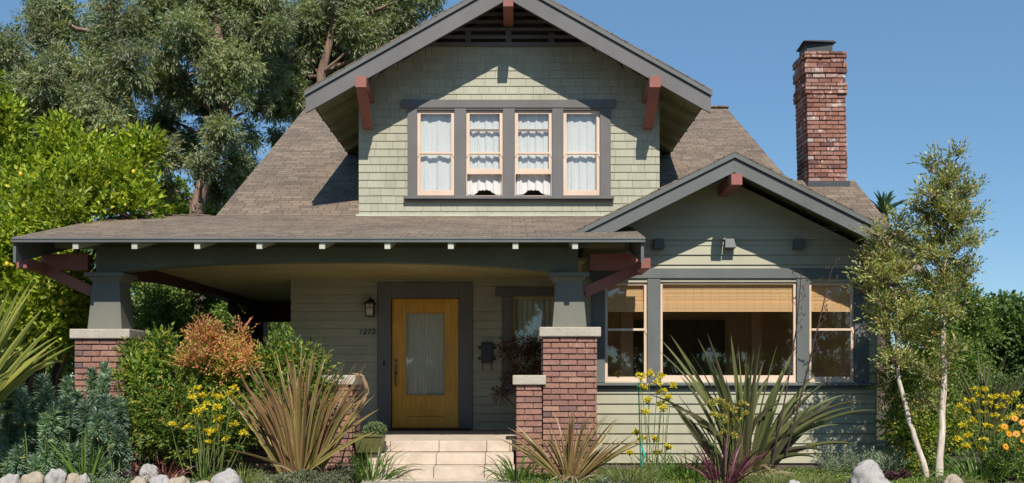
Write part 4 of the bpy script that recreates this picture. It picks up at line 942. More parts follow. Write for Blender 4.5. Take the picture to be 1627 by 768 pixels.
# ---------------- two young paper barked trees
def young(label, trunk, Y, tips, r0, nl, group='young paper barked trees'):
    pts = [(X(a, Y), Y + dy, Z(b, Y) if b < 760 else -.03) for a, b, dy in trunk]
    t = thing('young_tree', label, 'tree', (pts[0][0], pts[0][1], 0), group); n_ = len(pts)
    mb = MB(); dense = []
    for i in range(n_ - 1):
        for k in range(4): 
            v = Vector(pts[i]).lerp(Vector(pts[i + 1]), k / 4); dense.append(v + Vector((rnd(-1, 1), rnd(-1, 1), 0)) * .008)
    dense.append(Vector(pts[-1])); m_ = len(dense)
    mb.tube(dense, [r0 * (1 - .85 * (i / (m_ - 1)) ** .8) * rnd(.93, 1.07) for i in range(m_)], 10); mb.build('trunk', BARKP, t, smooth=True)
    br = MB(); O = []; D = []
    for (px, py, dy, rp) in tips:
        e = Vector((X(px, Y + dy), Y + dy, Z(py, Y + dy)))
        cand = [p for p in dense if p.z < e.z - .1] or dense[:3]
        s_ = min(cand, key=lambda p: (p - e).length + .35 * abs((e.z - p.z) - .5 * (e - p).length)); d = e - s_
        mid = [s_ + d * u + Vector((0, 0, .12 * d.length * math.sin(u * math.pi))) + Vector((rnd(-1, 1), rnd(-1, 1), rnd(-1, 1))) * .02 for u in (0, .25, .5, .75, 1)]
        br.tube(mid, [.013, .010, .008, .006, .004], 5)
        rr = rp * Y / F
        for q in range(int((70 if Y > 12.3 else 88) * (rp / 20) ** 1.3)):
            u = rnd(.35, 1.0); k = min(3, int(u * 4)); p = mid[k].lerp(mid[k + 1], u * 4 - k)
            dd = Vector((rnd(-1, 1), rnd(-1, 1), rnd(-.5, 1.0))).normalized()
            o2 = p + dd * rr * rnd(0, .75) * (1.2 - .4 * u); O.append(o2); D.append((dd + Vector((0, 0, .25)) + d.normalized() * .4).normalized())
            if q % 4 == 0: br.tube([p, o2, o2 + D[-1] * .1], [.004, .003, .0015], 4)
    br.build('branches', TWIG, t)
    O = np.array([list(v) for v in O]); D = np.array([list(v) for v in D])
    P, LD = twigleaves(O, D, rng.uniform(.10, .22, len(O)), nl, spread=.8)
    leafmesh('crown', P, LD, rng.uniform(.034, .068, len(P)), .021, L_YOUNG, t); return t
random.seed(14)
T1 = [(1478, 768, 0), (1462, 720, 0), (1445, 670, 0), (1428, 600, 0), (1424, 540, 0), (1426, 490, 0), (1420, 430, 0), (1412, 380, 0)]
tips1 = [(1370, 430, -.2, 18), (1385, 410, .1, 18), (1400, 440, -.3, 20), (1365, 455, 0, 14), (1415, 410, 0, 20), (1430, 380, .1, 20), (1400, 385, .2, 17), (1440, 430, -.2, 22), (1390, 480, -.2, 14), (1420, 470, .1, 20), (1440, 480, 0, 22), (1405, 520, -.1, 18), (1450, 530, .1, 24), (1380, 370, 0, 10), (1425, 350, 0, 14), (1440, 580, 0, 20), (1410, 570, -.2, 16), (1400, 455, .3, 16), (1372, 500, .1, 10), (1455, 500, -.3, 18)]
young('slimmer left young tree with its pale trunk leaning away, right of the window', T1, 12.4, tips1, .043, 6)
T2 = [(1491, 768, 0), (1497, 680, 0), (1500, 600, 0), (1498, 500, 0), (1500, 420, 0), (1505, 360, 0), (1512, 310, 0), (1520, 262, 0)]
tips2 = [(1521, 245, 0, 8), (1520, 275, 0, 12), (1500, 290, -.2, 16), (1478, 275, .1, 12), (1470, 255, .1, 8), (1545, 305, .1, 14), (1465, 310, -.2, 16), (1530, 320, .2, 18), (1490, 330, .1, 18), (1555, 345, -.1, 13), (1450, 335, .1, 15), (1520, 355, -.2, 20), (1475, 355, .2, 20), (1560, 385, .1, 12), (1540, 390, -.2, 18), (1500, 385, .1, 22), (1450, 370, 0, 18), (1525, 425, .2, 18), (1480, 410, -.2, 22), (1550, 430, 0, 12), (1460, 400, .1, 18), (1500, 450, -.1, 20), (1470, 450, .2, 20), (1540, 455, .1, 10), (1488, 490, -.2, 20), (1515, 500, .2, 16), (1475, 530, .1, 20), (1510, 560, -.1, 14), (1470, 590, -.1, 18), (1485, 300, .2, 14), (1505, 330, -.3, 16), (1535, 345, .3, 14), (1465, 640, .1, 16)]
young('taller right young tree with an upright pale peeling trunk at the right', T2, 12.2, tips2, .048, 6)

# ---------------- flax plants
def flax(label, x, y, specs, mat, group='flax clumps in the front garden'):
    t = thing('flax_plant', label, 'flax plant', (x, y, 0), group); blades(specs, 11).build('leaves', mat, t); return t
random.seed(31)
B_DRY = bladematerial('dry_flax_blade', [(.30, .21, .12), (.42, .32, .19), (.22, .15, .09)], (.35, .26, .15), (.2, .13, .08))
def dry(t, px, Y, n, L):
    blades([(X(px, Y) + rnd(-.12, .12), Y + rnd(-.15, 0), rnd(.02, .12), R(rnd(180, 360)), R(rnd(10, 50)), L * rnd(.5, 1), rnd(.02, .04), rnd(.6, 2.2), rnd(-1, 1), rnd(-1.2, 1.2)) for _ in range(n)], 9).build('dead_leaves', B_DRY, t)
def aim(px0, py0, px1, py1, Y, dy=0.0, wd=.05, bend=.35):
    """blade from a base to a tip given in the picture plane at depth Y, with its own lean towards or away"""
    p = Vector((X(px0, Y), Y, Z(py0, Y))); q = Vector((X(px1, Y + dy), Y + dy, Z(py1, Y + dy))); d = q - p
    a = math.atan2(d.y, d.x); hh_ = math.hypot(d.x, d.y); L = d.length * (1 + .05 * bend); e = math.atan2(d.z, hh_) + bend * .42
    return (p.x, p.y, p.z, a, e, L, wd, bend, rnd(-.5, .5), (random.choice((-1, 1)) * rnd(.55, 1.5) if abs(d.x) > .25 * L else rnd(-.9, .9)))
sp = []
for i in range(120):
    u = rnd(-1, 1); ang = u * 40
    L = rnd(110, 205) * (1 - .15 * abs(u)); bx = 478 + u * 26
    sp.append(aim(bx, 762, bx + math.sin(R(ang)) * L * 1.05 + 4, 745 - math.cos(R(ang)) * L, 12.0, rnd(-.6, .6), rnd(.034, .06), rnd(.05, .8)))
for tx, ty in ((604, 655), (388, 575), (420, 545), (448, 560), (570, 588), (520, 562), (354, 718), (598, 690), (385, 655)): sp.append(aim(480, 755, tx, ty, 12.0, rnd(-.5, .1), .055, .3))
dry(flax('bronze and green flax with pinkish upright blades, left of the steps', X(478, 12), 12.0, sp, B_BRON), 478, 12.0, 16, .7)
sp = []
for i in range(85):
    u = rnd(-1, 1); ang = u * 62; L = rnd(60, 112); sp.append(aim(905 + u * 14, 765, 905 + u * 14 + math.sin(R(ang)) * L * 1.15, 757 - math.cos(R(ang)) * L, 12.1, rnd(-.4, .4), rnd(.024, .042), rnd(.05, .6)))
dry(flax('small bronze flax in front of the right brick pier', X(905, 12.1), 12.1, sp, B_BRON), 905, 12.1, 12, .45)
sp = []
for i in range(72):
    u = rnd(-1, 1); ang = u * 44 + 4; L = rnd(90, 225) * (1 - .2 * abs(u)); bx = 1185 + u * 26; sp.append(aim(bx, 768, bx + math.sin(R(ang)) * L, 765 - math.cos(R(ang)) * L, 12.5, rnd(-.7, .5), rnd(.05, .085), rnd(.05, .9)))
for tx, ty, bd in ((1062, 536, .2), (1105, 540, .2), (1160, 532, .1), (1122, 530, .1), (1238, 545, .1), (1270, 555, .3), (1325, 610, .5), (1400, 670, .9), (1365, 660, .8), (1360, 720, .9), (1030, 560, .5), (1020, 640, .8), (1095, 680, .9), (1300, 740, 1.2), (1310, 650, .7), (1200, 555, .1), (1340, 690, 1.1), (1385, 655, 1.0), (1320, 735, 1.4), (1280, 700, 1.3), (1045, 545, .3), (1090, 560, .3), (1075, 590, .5), (1050, 660, 1.0), (1300, 600, .4), (1350, 640, .8), (1255, 650, 1.6), (1120, 700, 1.5)): sp.append(aim(1188, 762, tx, ty, 12.5, rnd(-.5, .1), .085, bd))
fx = flax('large dark olive flax with broad arching blades under the picture window', X(1188, 12.5), 12.5, sp, B_GREEN)
dry(fx, 1188, 12.5, 18, .8)
def stalk(pts, Y, top):
    mb = MB(); v = [(X(a, Y), Y - .05 * i, Z(b, Y)) for i, (a, b) in enumerate(pts)]; mb.tube(v, [.012 - .0022 * i for i in range(len(v))], 6)
    for u in np.linspace(.45, 1.0, 13):
        k = min(len(v) - 2, int(u * (len(v) - 1))); p = Vector(v[k]).lerp(Vector(v[k + 1]), u * (len(v) - 1) - k); sx = 1 if random.random() < .65 else -1
        q = p + Vector((sx * rnd(.04, .11), rnd(-.04, .04), rnd(.03, .10))); mb.tube([p, q], [.004, .003], 4)
        for _ in range(3): r_ = q + Vector((rnd(-.02, .02), rnd(-.02, .02), rnd(0, .04))); mb.tube([r_, r_ + Vector((rnd(-.01, .02), 0, .035))], [.007, .003], 5)
    return mb
stalk([(1225, 745), (1248, 620), (1262, 520), (1268, 435)], 12.3, 0).build('flower_stalk', STALK, fx)
stalk([(1250, 720), (1278, 600), (1298, 510), (1316, 428)], 12.2, 0).build('flower_stalk', STALK, fx)
sp = []
for tx, ty, bd in ((128, 558, .5), (100, 545, .5), (62, 440, .2), (40, 455, .2), (20, 440, .1), (78, 492, .3), (60, 520, .3), (95, 520, .35), (50, 480, .2), (110, 590, .9), (30, 600, .8), (45, 560, .5), (80, 560, .6), (20, 500, .2), (5, 470, .1), (35, 645, 1.1), (10, 560, .5), (60, 600, .9), (-20, 430, 0), (25, 530, .3), (70, 585, .7)):
    sp.append(aim(-95 + rnd(-10, 10), 740, tx, ty, 11.4, rnd(-.3, .4), rnd(.08, .115), bd)); sp.append(aim(-100 + rnd(-20, 20), 745, -200 - tx, ty + 20, 11.4, rnd(-.6, .6), .07, bd))
    if tx < 110: sp.append(aim(-95 + rnd(-10, 10), 740, tx + rnd(-14, 10), ty + rnd(5, 28), 11.5, rnd(-.3, .4), rnd(.06, .10), bd))
flax('yellow striped green flax reaching in from the left edge', X(-95, 11.4), 11.4, sp, B_YEL)
sp = []
for i in range(46):
    u = rnd(-1, .9); ang = u * 60 + 15; L = rnd(70, 130); sp.append(aim(1570 + u * 12, 690, 1570 + math.sin(R(ang)) * L, 680 - math.cos(R(ang)) * L, 14.6, rnd(-.5, .5), rnd(.045, .065), rnd(.1, .6)))
flax('olive flax at the right edge behind the yellow flowers', X(1570, 14.6), 14.6, sp, B_GREEN)

# ---------------- nandinas
random.seed(41)
nd = bush('nandina_shrub', 'large nandina shrub with coral red tips beside the left brick pier', 'shrub', [pc(240, 610, 28, 12.8), pc(275, 590, 30, 12.9), pc(335, 590, 32, 12.9), pc(372, 605, 26, 12.9), pc(245, 655, 32, 12.6), pc(300, 650, 42, 12.6), pc(360, 660, 36, 12.6), pc(232, 695, 22, 12.5), pc(275, 700, 26, 12.4), pc(340, 705, 28, 12.4), pc(222, 572, 9, 13.0), pc(255, 558, 12, 12.9), pc(215, 600, 10, 12.8)],
     L_NAN, .085, .030, 260, tl=.26, k=8, sub=9, up=.55, r0=.014, root=(X(300, 12.7), 12.7), shell=.15)
O, D = clumps_twigs([s_ for c in [pc(345, 548, 32, 12.7), pc(370, 560, 28, 12.7), pc(325, 558, 22, 12.6), pc(352, 578, 26, 12.5), pc(330, 532, 14, 12.7), pc(322, 535, 12, 12.7), pc(392, 575, 14, 12.6), pc(300, 575, 12, 12.5)] for s_ in split_clump(c, 7, 1.15, .34)], 250, shell=.1, up=.8)
P, LD = twigleaves(O, D, .20, 7, .8); leafmesh('red_tips', P, LD, rng.uniform(.035, .065, len(P)), .02, L_NANR, nd)
bush('nandina_shrub', 'smaller green nandina between the bronze flax and the porch', 'shrub', [pc(430, 590, 26, 13.0), pc(475, 582, 24, 13.0), pc(500, 600, 20, 13.0), pc(440, 630, 42, 12.9), pc(490, 640, 26, 12.9), pc(405, 680, 35, 12.9)], L_NAN, .085, .030, 250, tl=.26, k=8, sub=9, up=.6, r0=.014, shell=.15)

# ---------------- spurge clump
random.seed(17)
def spurge(label, spots, Y):
    t = thing('spurge_plant', label, 'spurge', (X(spots[0][0], Y), Y, 0), 'blue green spurge plants'); mb = MB(); P = []; D = []; L = []
    for px, py, rp in spots:
        Yc = Y + rnd(-.35, .35); tip = Vector((X(px, Yc), Yc, Z(py, Yc))); root = Vector((tip.x * 1.0 + rnd(-.15, .15), Yc + rnd(-.1, .1), -.02)); r_ = rp * Yc / F * 1.35
        mb.tube([root, root.lerp(tip, .5) + Vector((rnd(-.04, .04), rnd(-.04, .04), 0)), tip], [.008, .007, .004], 5)
        ln = min(.30, (tip - root).length * .75); ax = (tip - root).normalized()
        for q in range(330):
            u = random.random() ** .8; p = tip - ax * ln * u; a = rnd(0, 6.28); e = 1.1 - 1.35 * u
            d = Vector((math.cos(a) * math.cos(e), math.sin(a) * math.cos(e), math.sin(e))); P.append(p); D.append(d); L.append(r_ * rnd(.75, 1.1) * (1 if u > .12 else .7))
    mb.build('stems', STEMG, t); P = np.array([list(p) for p in P]); D = np.array([list(p) for p in D]); leafmesh('foliage', P, D, np.array(L), .011, L_EUPH, t, curl=.25)
S1 = [(18, 612, 13), (30, 625, 12), (68, 600, 13), (75, 615, 12), (108, 602, 11), (12, 660, 14), (45, 650, 14), (60, 660, 13), (85, 645, 13), (40, 690, 14), (25, 715, 14), (70, 700, 14), (90, 690, 14), (8, 700, 13), (55, 728, 13), (80, 725, 13), (30, 590, 9), (5, 630, 12)]
S2 = [(146, 588, 10), (168, 578, 9), (165, 600, 11), (120, 625, 14), (135, 640, 13), (150, 625, 12), (168, 632, 13), (175, 660, 13), (155, 655, 13), (125, 670, 14), (105, 660, 14), (140, 690, 13), (160, 695, 13), (185, 680, 12), (190, 715, 12), (120, 710, 14), (150, 720, 13), (102, 730, 13), (195, 690, 10)]
S1 += [(rnd(0, 95), rnd(625, 735), rnd(10, 14)) for _ in range(26)]; S2 += [(rnd(98, 195), rnd(625, 735), rnd(9, 13)) for _ in range(26)]
spurge('blue green spurge clump at the far left edge of the bed', S1, 12.2); spurge('blue green spurge clump in front of the left brick pier', S2, 12.3)

# ---------------- flowers on branched stems (kangaroo paw)
def paw(label, base, Y, heads, mat, nleaf=14, Ll=.45, dens=1, green=STEMG, strap=B_STRAP):
    bx = X(base, Y); t = thing('kangaroo_paw', label, 'kangaroo paw', (bx, Y, 0), 'kangaroo paws in flower')
    mb = MB(); P = []; D = []
    for px, py, rp in heads:
        Yc = Y + rnd(-.2, .2); h_ = Vector((X(px, Yc), Yc, Z(py, Yc))); s_ = Vector((bx + rnd(-.1, .1) + (h_.x - bx) * .3, Y + rnd(-.08, .08), -.02)); md = s_.lerp(h_, .6) + Vector((rnd(-.02, .02), 0, 0)); mb.tube([s_, md, h_], [.006, .005, .003], 5)
        P = []; D = []
        for j in range(11):
            d = Vector((rnd(-1, 1), rnd(-1, 1), rnd(-.1, 1))).normalized(); q = h_ + d * rp * Yc / F * rnd(.4, 1); mb.tube([h_ - Vector((0, 0, .02)), q], [.003, .0025], 4)
            for _ in range(7): e = (d * .5 + Vector((rnd(-1, 1), rnd(-1, 1), rnd(-.5, 1)))).normalized(); P.append(list(q)); D.append(list(e))
        leafmesh('flower_head', np.array(P), np.array(D), rng.uniform(.026, .05, len(P)), .017, mat, t, fold=.5)
    mb.build('stems', green, t)
    if nleaf: blades(fan(bx, Y, -.02, nleaf, Ll, .022, 50, 85, (.2, .8), rad=.1), 7).build('leaves', strap, t)
random.seed(51)
paw('yellow kangaroo paw flowering in front of the red tipped shrub', 325, 12.0, [(312, 622, 8), (322, 632, 8), (305, 635, 6), (312, 660, 9), (322, 655, 8), (330, 645, 6), (345, 650, 6), (342, 632, 5), (350, 635, 7), (372, 622, 8), (366, 630, 6), (345, 670, 8), (328, 690, 7), (340, 688, 7), (372, 678, 7), (385, 690, 7), (398, 680, 6), (272, 678, 6), (298, 682, 6), (330, 705, 5), (360, 700, 5), (312, 720, 5), (352, 665, 5)], L_YEL, 26, .5)
paw('tall yellow kangaroo paw tied to a green stake right of the pier', 1040, 12.0, [(1018, 602, 9), (1032, 598, 10), (1045, 612, 10), (1055, 625, 9), (1020, 618, 8), (1050, 600, 7), (1068, 615, 6), (1062, 635, 7), (1030, 640, 8), (1048, 645, 8), (1020, 700, 8), (1012, 690, 6), (1040, 700, 7), (1060, 713, 7), (1045, 722, 7), (1000, 722, 5), (1052, 652, 7), (1025, 656, 6)], L_YEL, 22, .5)
paw('pale yellow kangaroo paw in front of the dark flax', 1158, 11.9, [(1130, 645, 9), (1142, 640, 7), (1155, 650, 9), (1168, 655, 8), (1180, 645, 7), (1148, 665, 9), (1160, 675, 8), (1172, 670, 7), (1135, 660, 6), (1185, 660, 6), (1150, 690, 7), (1165, 695, 7)], L_PYEL, 16, .45)
paw('golden kangaroo paw among strap leaves at the right edge', 1570, 12.6, [(1540, 640, 8), (1555, 632, 8), (1570, 645, 9), (1590, 650, 9), (1605, 640, 8), (1560, 660, 9), (1580, 665, 9), (1545, 672, 7), (1600, 668, 7), (1535, 655, 6), (1535, 712, 8), (1550, 710, 8), (1560, 716, 7), (1622, 650, 6), (1575, 635, 7), (1525, 648, 7), (1548, 622, 6), (1565, 622, 6), (1590, 632, 7), (1612, 630, 7), (1615, 662, 7), (1530, 680, 6), (1570, 680, 7), (1592, 685, 7), (1522, 700, 6), (1565, 702, 6), (1540, 695, 6)], L_YEL, 30, .6)
st_ = thing('garden_stake', 'thin green garden stake with a turquoise tie', 'stake', (X(1017, 11.95), 11.95, 0)); mb = MB(); mb.tube([(X(1019, 11.95), 11.95, -.05), (X(1014.5, 11.95), 11.95, Z(608, 11.95))], .008, 7); mb.build('rod', STAKE, st_)
mb = MB(); mb.tube([(X(1020, 11.9), 11.92, Z(740, 11.9)), (X(1024, 11.9), 11.9, Z(725, 11.9)), (X(1021, 11.9), 11.93, Z(712, 11.9)), (X(1019, 11.9), 11.92, Z(700, 11.9))], [.008, .012, .01, .006], 6); mb.build('tie', TURQ, st_)

# ---------------- strap leaf and grass clumps
def strap(name, label, cat, px, Y, n, L, wd, mat, emin=35, emax=85, bend=(.5, 1.6), rad=.12, z=-.02, group=None, xs_=1):
    t = thing(name, label, cat, (X(px, Y), Y, 0), group); sp = fan(X(px, Y), Y, z, n, L, wd, emin, emax, bend, rad=rad)
    blades(sp, 8).build('leaves', mat, t); return t
random.seed(61)
GR = 'small strap leaved clumps'
strap('strap_leaf_clump', 'fresh green arching strap leaf clump at the right foot of the steps', 'strap leaf plant', 822, 12.45, 90, .5, .018, B_STRAP, rad=.2, group=GR)
strap('strap_leaf_clump', 'green strap leaf clump at the left foot of the steps below the potted succulent', 'strap leaf plant', 588, 12.75, 110, .62, .018, B_STRAP, rad=.28, group=GR)
strap('strap_leaf_clump', 'tall yellow green strap leaves between the spurge plants', 'strap leaf plant', 135, 11.9, 26, .75, .028, B_STRAP, 60, 88, (.1, .6), rad=.12, group=GR)
strap('strap_leaf_clump', 'broad daylily like green leaves at the right below golden flowers', 'strap leaf plant', 1555, 12.3, 160, .62, .022, B_STRAP, rad=.45, group=GR)
strap('strap_leaf_clump', 'green strap leaves behind the burgundy plant under the dark flax', 'strap leaf plant', 1095, 12.6, 110, .52, .018, B_STRAP, rad=.4, group=GR)
strap('red_strap_plant', 'small wine red strap leaved plant left among the rocks', 'strap leaf plant', 262, 11.8, 40, .48, .022, B_RED, 25, 85, (.3, 1.2), rad=.1)
strap('burgundy_strap_plant', 'burgundy strap leaved plant in front of the dark flax', 'strap leaf plant', 1150, 11.6, 46, .85, .026, B_BURG, 30, 85, (.2, .9), rad=.12)
GG = 'fine grass tufts'
for px, Y, n, L, lab in ((1000, 11.8, 420, .42, 'pale fine grass tuft right of the small bronze flax'), (385, 11.7, 300, .36, 'soft light green grass tuft left of the bronze flax'), (1235, 11.6, 420, .30, 'wispy grass tuft in front of the dark flax base'),
                         (1290, 11.7, 420, .26, 'low green grass tuft left of the speckled boulder'), (1520, 11.6, 320, .3, 'wispy blond grass tuft right of the pale tree trunks'), (1215, 12.0, 260, .3, 'short grass tuft at the foot of the dark flax stalks')):
    strap('grass_tuft', lab, 'grass tuft', px, Y, n, L, .005, B_GRASS, 35, 88, (.4, 1.7), rad=.22, group=GG)
# silver rosette, feathery plants
def silver(label, px, py, Y, r, n, mat=L_SILV, name='silver_leaf_plant', lw=.013, ll=.05, up=.5):
    t = thing(name, label, 'plant', (X(px, Y), Y, 0)); P = []; D = []
    for i in range(n):
        a = rnd(0, 6.28); e = rnd(.1, 1.3) * up * 1.6; d = Vector((math.cos(a) * math.cos(e), math.sin(a) * math.cos(e), math.sin(e))); l = r * rnd(.6, 1.1)
        o_ = Vector((X(px, Y), Y, .02)) + Vector((rnd(-1, 1), rnd(-1, 1), 0)) * r * .35
        for q in range(12):
            u = .3 + .7 * q / 12; p = o_ + d * l * u - Vector((0, 0, .35 * l * u * u)); sd_ = d.cross(Vector((0, 0, 1))).normalized() * (1 if q % 2 else -1); P.append(list(p)); D.append(list((sd_ + d * .9 + Vector((0, 0, .2))).normalized()))
    leafmesh('foliage', np.array(P), np.array(D), rng.uniform(ll * .6, ll * 1.1, len(P)), lw, mat, t); return t
random.seed(71)
silver('pale silver green fernlike plant behind the leftmost rocks', 165, 745, 11.5, .42, 80)
silver('tiny silver plant beside the red strap leaves', 292, 735, 11.6, .24, 40)
silver('grey feathery bush beside the bay corner above the boulder', 1335, 700, 13.0, .62, 130, lw=.008, ll=.06, up=.75)
silver('loose grey green bush at the foot of the climbing shrub', 1400, 700, 12.9, .60, 130, lw=.012, ll=.05, up=.8)
silver('grey cushion plant right of the small bronze flax', 965, 750, 11.5, .28, 60, lw=.012, ll=.04)
silver('dark purple rosette plant near the bottom right corner', 1592, 745, 11.9, .20, 40, mat=L_PURP, name='purple_plant', lw=.03, ll=.05)
silver('dark maroon low plant between the two rock groups', 205, 725, 12.0, .30, 60, mat=L_PURP, name='purple_plant', lw=.03, ll=.06)
silver('dark maroon low plant right of the speckled boulder', 1425, 745, 12.3, .26, 50, mat=L_PURP, name='purple_plant', lw=.03, ll=.05)
# black-eyed daisies
random.seed(81)
dz = thing('daisy_clump', 'bright orange yellow daisies at the bottom right edge', 'daisies', (X(1612, 12), 12, 0), None)
for px, py in ((1612, 665), (1625, 672), (1603, 690), (1615, 690), (1625, 700), (1608, 705), (1598, 710), (1618, 712), (1596, 678), (1630, 685)):
    Yc = 12 + rnd(-.15, .15); c0 = Vector((X(px, Yc), Yc, Z(py, Yc))); P = []; D = []; tilt = Vector((rnd(-.3, .3), -.8, rnd(.3, .7))).normalized(); u_ = tilt.cross(Vector((0, 0, 1))).normalized(); v_ = u_.cross(tilt)
    for k in range(13): a = k / 13 * 6.28; dd = u_ * math.cos(a) + v_ * math.sin(a) + tilt * .1; P.append(list(c0)); D.append(list(dd))
    fo_ = leafmesh('flower_head', np.array(P), np.array(D), .052, .02, L_ORAN, dz, N=np.tile(np.array(list(tilt)), (13, 1)), fold=.05)
    b = MB(); b.tube([c0 - tilt * .004, c0 + tilt * .012], [.012, .007], 8); b.build('flower_centre', INTD, fo_)
    b = MB(); b.tube([c0, c0 + Vector((0, .03, -.1)), (c0.x + rnd(-.1, .1), c0.y + .05, -.02)], .004, 5); b.build('stem', STEMG, dz)
O, D = clumps_twigs([pc(1612, 740, 40, 12.1)], 500, shell=.1, up=.5); P, LD = twigleaves(O, D, .12, 6); leafmesh('foliage', P, LD, .07, .025, L_MID, dz)
# carpet planting
random.seed(91)
def carpet(label, px0, px1, Y0, Y1, n, mat, hgt=.12, L=.03, name='ground_cover'):
    y_ = rng.uniform(Y0, Y1, n); x_ = rng.uniform(px0, px1, n); P = np.stack([(x_ - PX) * y_ / F, y_, np.zeros(n)], 1)
    hs = np.array([max(0, noise.noise(Vector((p[0] * 2.2, p[1] * 2.2, 3.1))) * .9 + .55) for p in P]); P[:, 2] = rng.random(n) ** .6 * hgt * hs
    keep = ~((P[:, 0] > -1.93) & (P[:, 0] < .12)); P = P[keep]
    D = rng.normal(size=P.shape) * .7 + np.array([0, 0, .7]); o = leafmesh(name, P, D, rng.uniform(L * .6, L * 1.3, len(P)), L * .45, mat); tag(o, label, 'ground cover', kind='stuff')
carpet('grey green carpet plants with reddish tints along the front of the bed left of the steps', 405, 640, 10.9, 12.4, 30000, L_GC, .26)
carpet('low mixed green ground cover under the shrubs at the left', -150, 420, 11.6, 13.0, 30000, L_MID, .14, .035)
carpet('low green ground cover in front of the bay', 815, 1700, 11.0, 13.6, 52000, L_MID, .12, .032)
carpet('grey green low growth along the front edge at the right', 840, 1700, 10.9, 11.6, 16000, L_GC, .13)
# rocks
random.seed(101)
def rock(label, px, py, w_, h_, Y=11.3, mat=ROCK, group='rocks edging the flower bed', sd=0):
    cx_ = X(px, Y); r_ = w_ * Y / F / 2; zt_ = Z(py, Y); b = MB()
    import bmesh
    bm = bmesh.new(); bmesh.ops.create_icosphere(bm, subdivisions=4, radius=1)
    for v in bm.verts:
        n_ = v.co.normalized(); k = 1 + .26 * noise.noise(n_ * 1.6 + Vector((sd * 3.1, 0, 0))) + .13 * noise.noise(n_ * 3.4 + Vector((0, sd * 2.7, 0))) + .02 * noise.noise(n_ * 13)
        v.co = Vector((cx_, Y, 0)) + Vector((n_.x * r_, n_.y * r_ * .85, 0)) * k; z_ = n_.z * k; v.co.z = zt_ - h_ * Y / F * .5 + z_ * h_ * Y / F * .55
    me = bpy.data.meshes.new('rock'); bm.to_mesh(me); bm.free(); me.shade_smooth(); me.materials.append(mat)
    off = Vector((cx_, Y, 0)); me.transform(Matrix.Translation(-off)); o = bpy.data.objects.new('rock', me); C.objects.link(o); o.location = off; tag(o, label, 'rock', group); return o
for i, (px, py, w_, h_, m_, lab) in enumerate([(18, 755, 32, 30, ROCK, 'pale rounded rock at the far left, first of the left group'), (52, 753, 42, 34, ROCKT, 'tan sloping rock, second from the left edge'), (90, 748, 36, 40, ROCK, 'round grey rock, third from the left edge'), (118, 753, 28, 30, ROCKT, 'narrow tan rock right of the round grey one'), (134, 756, 20, 26, ROCK, 'small pale rock tucked beside the silver green plant'),
        (220, 760, 28, 26, ROCKT, 'small smooth tan rock left of the red strap leaves front'), (254, 757, 34, 28, ROCK, 'flat grey rock in front of the red strap leaves'), (285, 760, 34, 26, ROCKT, 'wide tan rock in front of the tiny silver plant'), (236, 738, 30, 24, ROCK, 'whitish rock half hidden in the red strap leaves'), (324, 765, 40, 22, ROCKT, 'low flat tan rock left of the angular pale one'),
        (362, 750, 46, 44, ROCK, 'angular pale rock below the yellow kangaroo paw'), (1380, 740, 62, 60, ROCK, 'large speckled boulder below the bay corner'), (1516, 757, 36, 28, ROCKT, 'flat tan rock right of the upright pale trunk'), (1262, 764, 24, 20, ROCK, 'small white stone below the dark flax')]):
    Yr = 11.3 if px not in (236, 1380) else (11.75 if px == 236 else 11.5); rock(lab, px, py, w_, max(h_, (Z(py, Yr) + .05) * F / Yr), Yr, m_, sd=i)
# potted succulent on the step
pot = thing('potted_succulent', 'square olive pot with a pale green succulent beside the top step', 'potted plant', (X(590, 13.25), 13.25, 0))
yq = 13.22; a = MB(); xa, xb = X(563, yq), X(611, yq); zt_ = Z(694, yq); zb2 = Z(719, yq)
a.hexa([(xa + .04, yq - .10, zb2), (xb - .04, yq - .10, zb2), (xb - .04, yq + .14, zb2), (xa + .04, yq + .14, zb2), (xa + .015, yq - .15, zt_), (xb - .015, yq - .15, zt_), (xb - .015, yq + .19, zt_), (xa + .015, yq + .19, zt_)]); a.box(xa, xb, yq - .165, yq + .205, zt_ + .001, zt_ + .03); a.build('pot', TERRA, pot, bevel=.006)
O, D = clumps_twigs([(X(595, yq), yq, zt_ + .07, .14, .14, .10)], 5200, shell=.5, up=.5); P, LD = twigleaves(O, D, .03, 5, .9); leafmesh('foliage', P, LD, .026, .016, L_SUCC, pot)
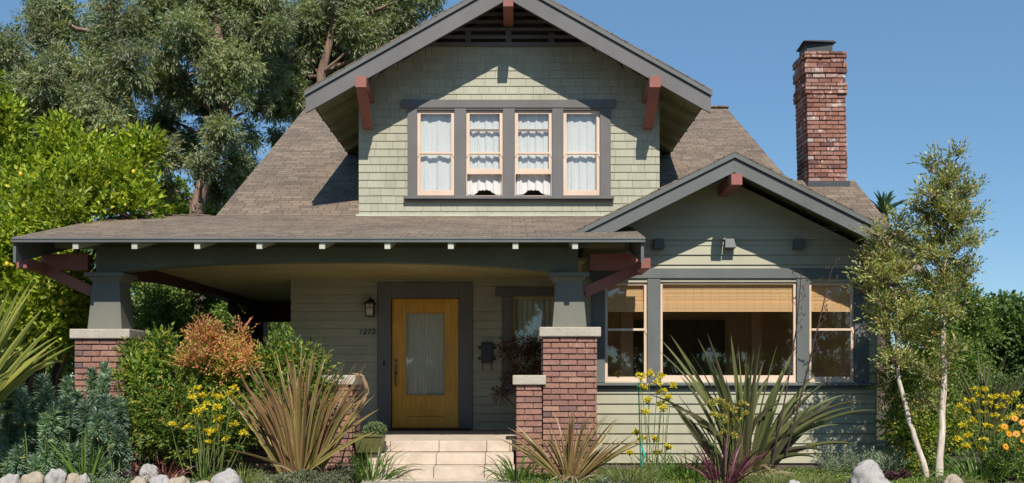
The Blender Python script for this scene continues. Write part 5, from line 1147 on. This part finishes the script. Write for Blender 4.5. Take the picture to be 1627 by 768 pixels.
# maple in pot by the porch window
random.seed(111)
ym = 15.3; mp_ = thing('potted_maple', 'small dark red leaved maple in a pot by the porch window', 'potted tree', (X(838, ym), ym, zc(-.85)))
a = MB(); a.lathe([(.12, 0), (.19, .3), (.2, .32), (.17, .32)], (X(838, ym), ym, zc(-.852)), 20); a.build('pot', IRON, mp_)
mcl = [pc(805, 560, 12, ym), pc(830, 550, 16, ym), pc(850, 560, 16, ym), pc(865, 590, 16, ym), pc(835, 590, 16, ym), pc(812, 600, 12, ym), pc(795, 625, 10, ym), pc(850, 540, 10, ym), pc(800, 548, 8, ym)]
mb = MB(); branches(mb, (X(838, ym), ym, zc(-.55)), mcl, .016, 5); mb.build('trunk', TWIG, mp_)
O, D = clumps_twigs(mcl, 1500, shell=.1, up=0); P, LD = twigleaves(O, D, .1, 4, 1.0, .3); leafmesh('crown', P, LD, .042, .02, L_MAP, mp_)
# dry vine on the left step pier
dv = thing('dry_vine', 'bare tan vine twisting down from the left low pier cap', 'vine', (X(575, 13.5), 13.5, zc(-.5))); mb = MB()
for k in range(5):
    y0_ = 13.35 + .08 * k; pts = [(X(560 + 3 * k, y0_), y0_, zc(.05)), (X(576, y0_), y0_ - .02, zc(.03)), (X(583 - 2 * k, y0_), y0_, zc(-.08)), (X(586 - k * 2, y0_), y0_ + .02, zc(-.2)), (X(577 + k * 2, y0_), y0_, zc(-.3)), (X(572 + 2 * k, y0_), y0_, zc(-.42 + .03 * k))]
    mb.tube(pts, [.007, .009, .009, .008, .006, .004], 6)
mb.build('stems', DRYV, dv, smooth=True)
# ---------------- street trees across the road (behind the viewer, seen in the window panes)
random.seed(121)
ptree = bush('street_tree', 'broad leafy street tree across the road behind the viewer', 'tree', [(-4, -26, 5, 3.2, 3, 2.4), (-1.5, -27, 6.5, 2.8, 3, 2.6), (-6.5, -26, 6, 2.6, 3, 2.2), (-4, -26, 8, 2.6, 3, 2)], L_DARK, .35, .2, 60, tl=.5, k=6, sub=5, root=(-4, -26), r0=.3, crown='crown', stemname='trunk', group='street trees across the road')
for dx, dy, s_ in ((9.5, 1, 1.1), (17, -1, .95), (-12, -2, 1.05), (27, 0, 1.1), (-24, 0, 1.0)):
    r_ = ptree.copy(); C.objects.link(r_); r_.location = (ptree.location.x + dx, ptree.location.y + dy, 0); r_.scale = (s_,) * 3; r_.rotation_euler = (0, 0, dx * .7)
    for chd in ptree.children:
        c_ = chd.copy(); C.objects.link(c_); c_.parent = r_
hg = bush('hedge', 'long clipped hedge across the road behind the viewer', 'hedge', [(x_, -24, 1.2, 2.2, 1.2, 1.6) for x_ in range(-30, 38, 3)], L_DARK, .3, .2, 30, tl=.4, k=6, sub=3, r0=.05)
print('objects', len(bpy.data.objects))
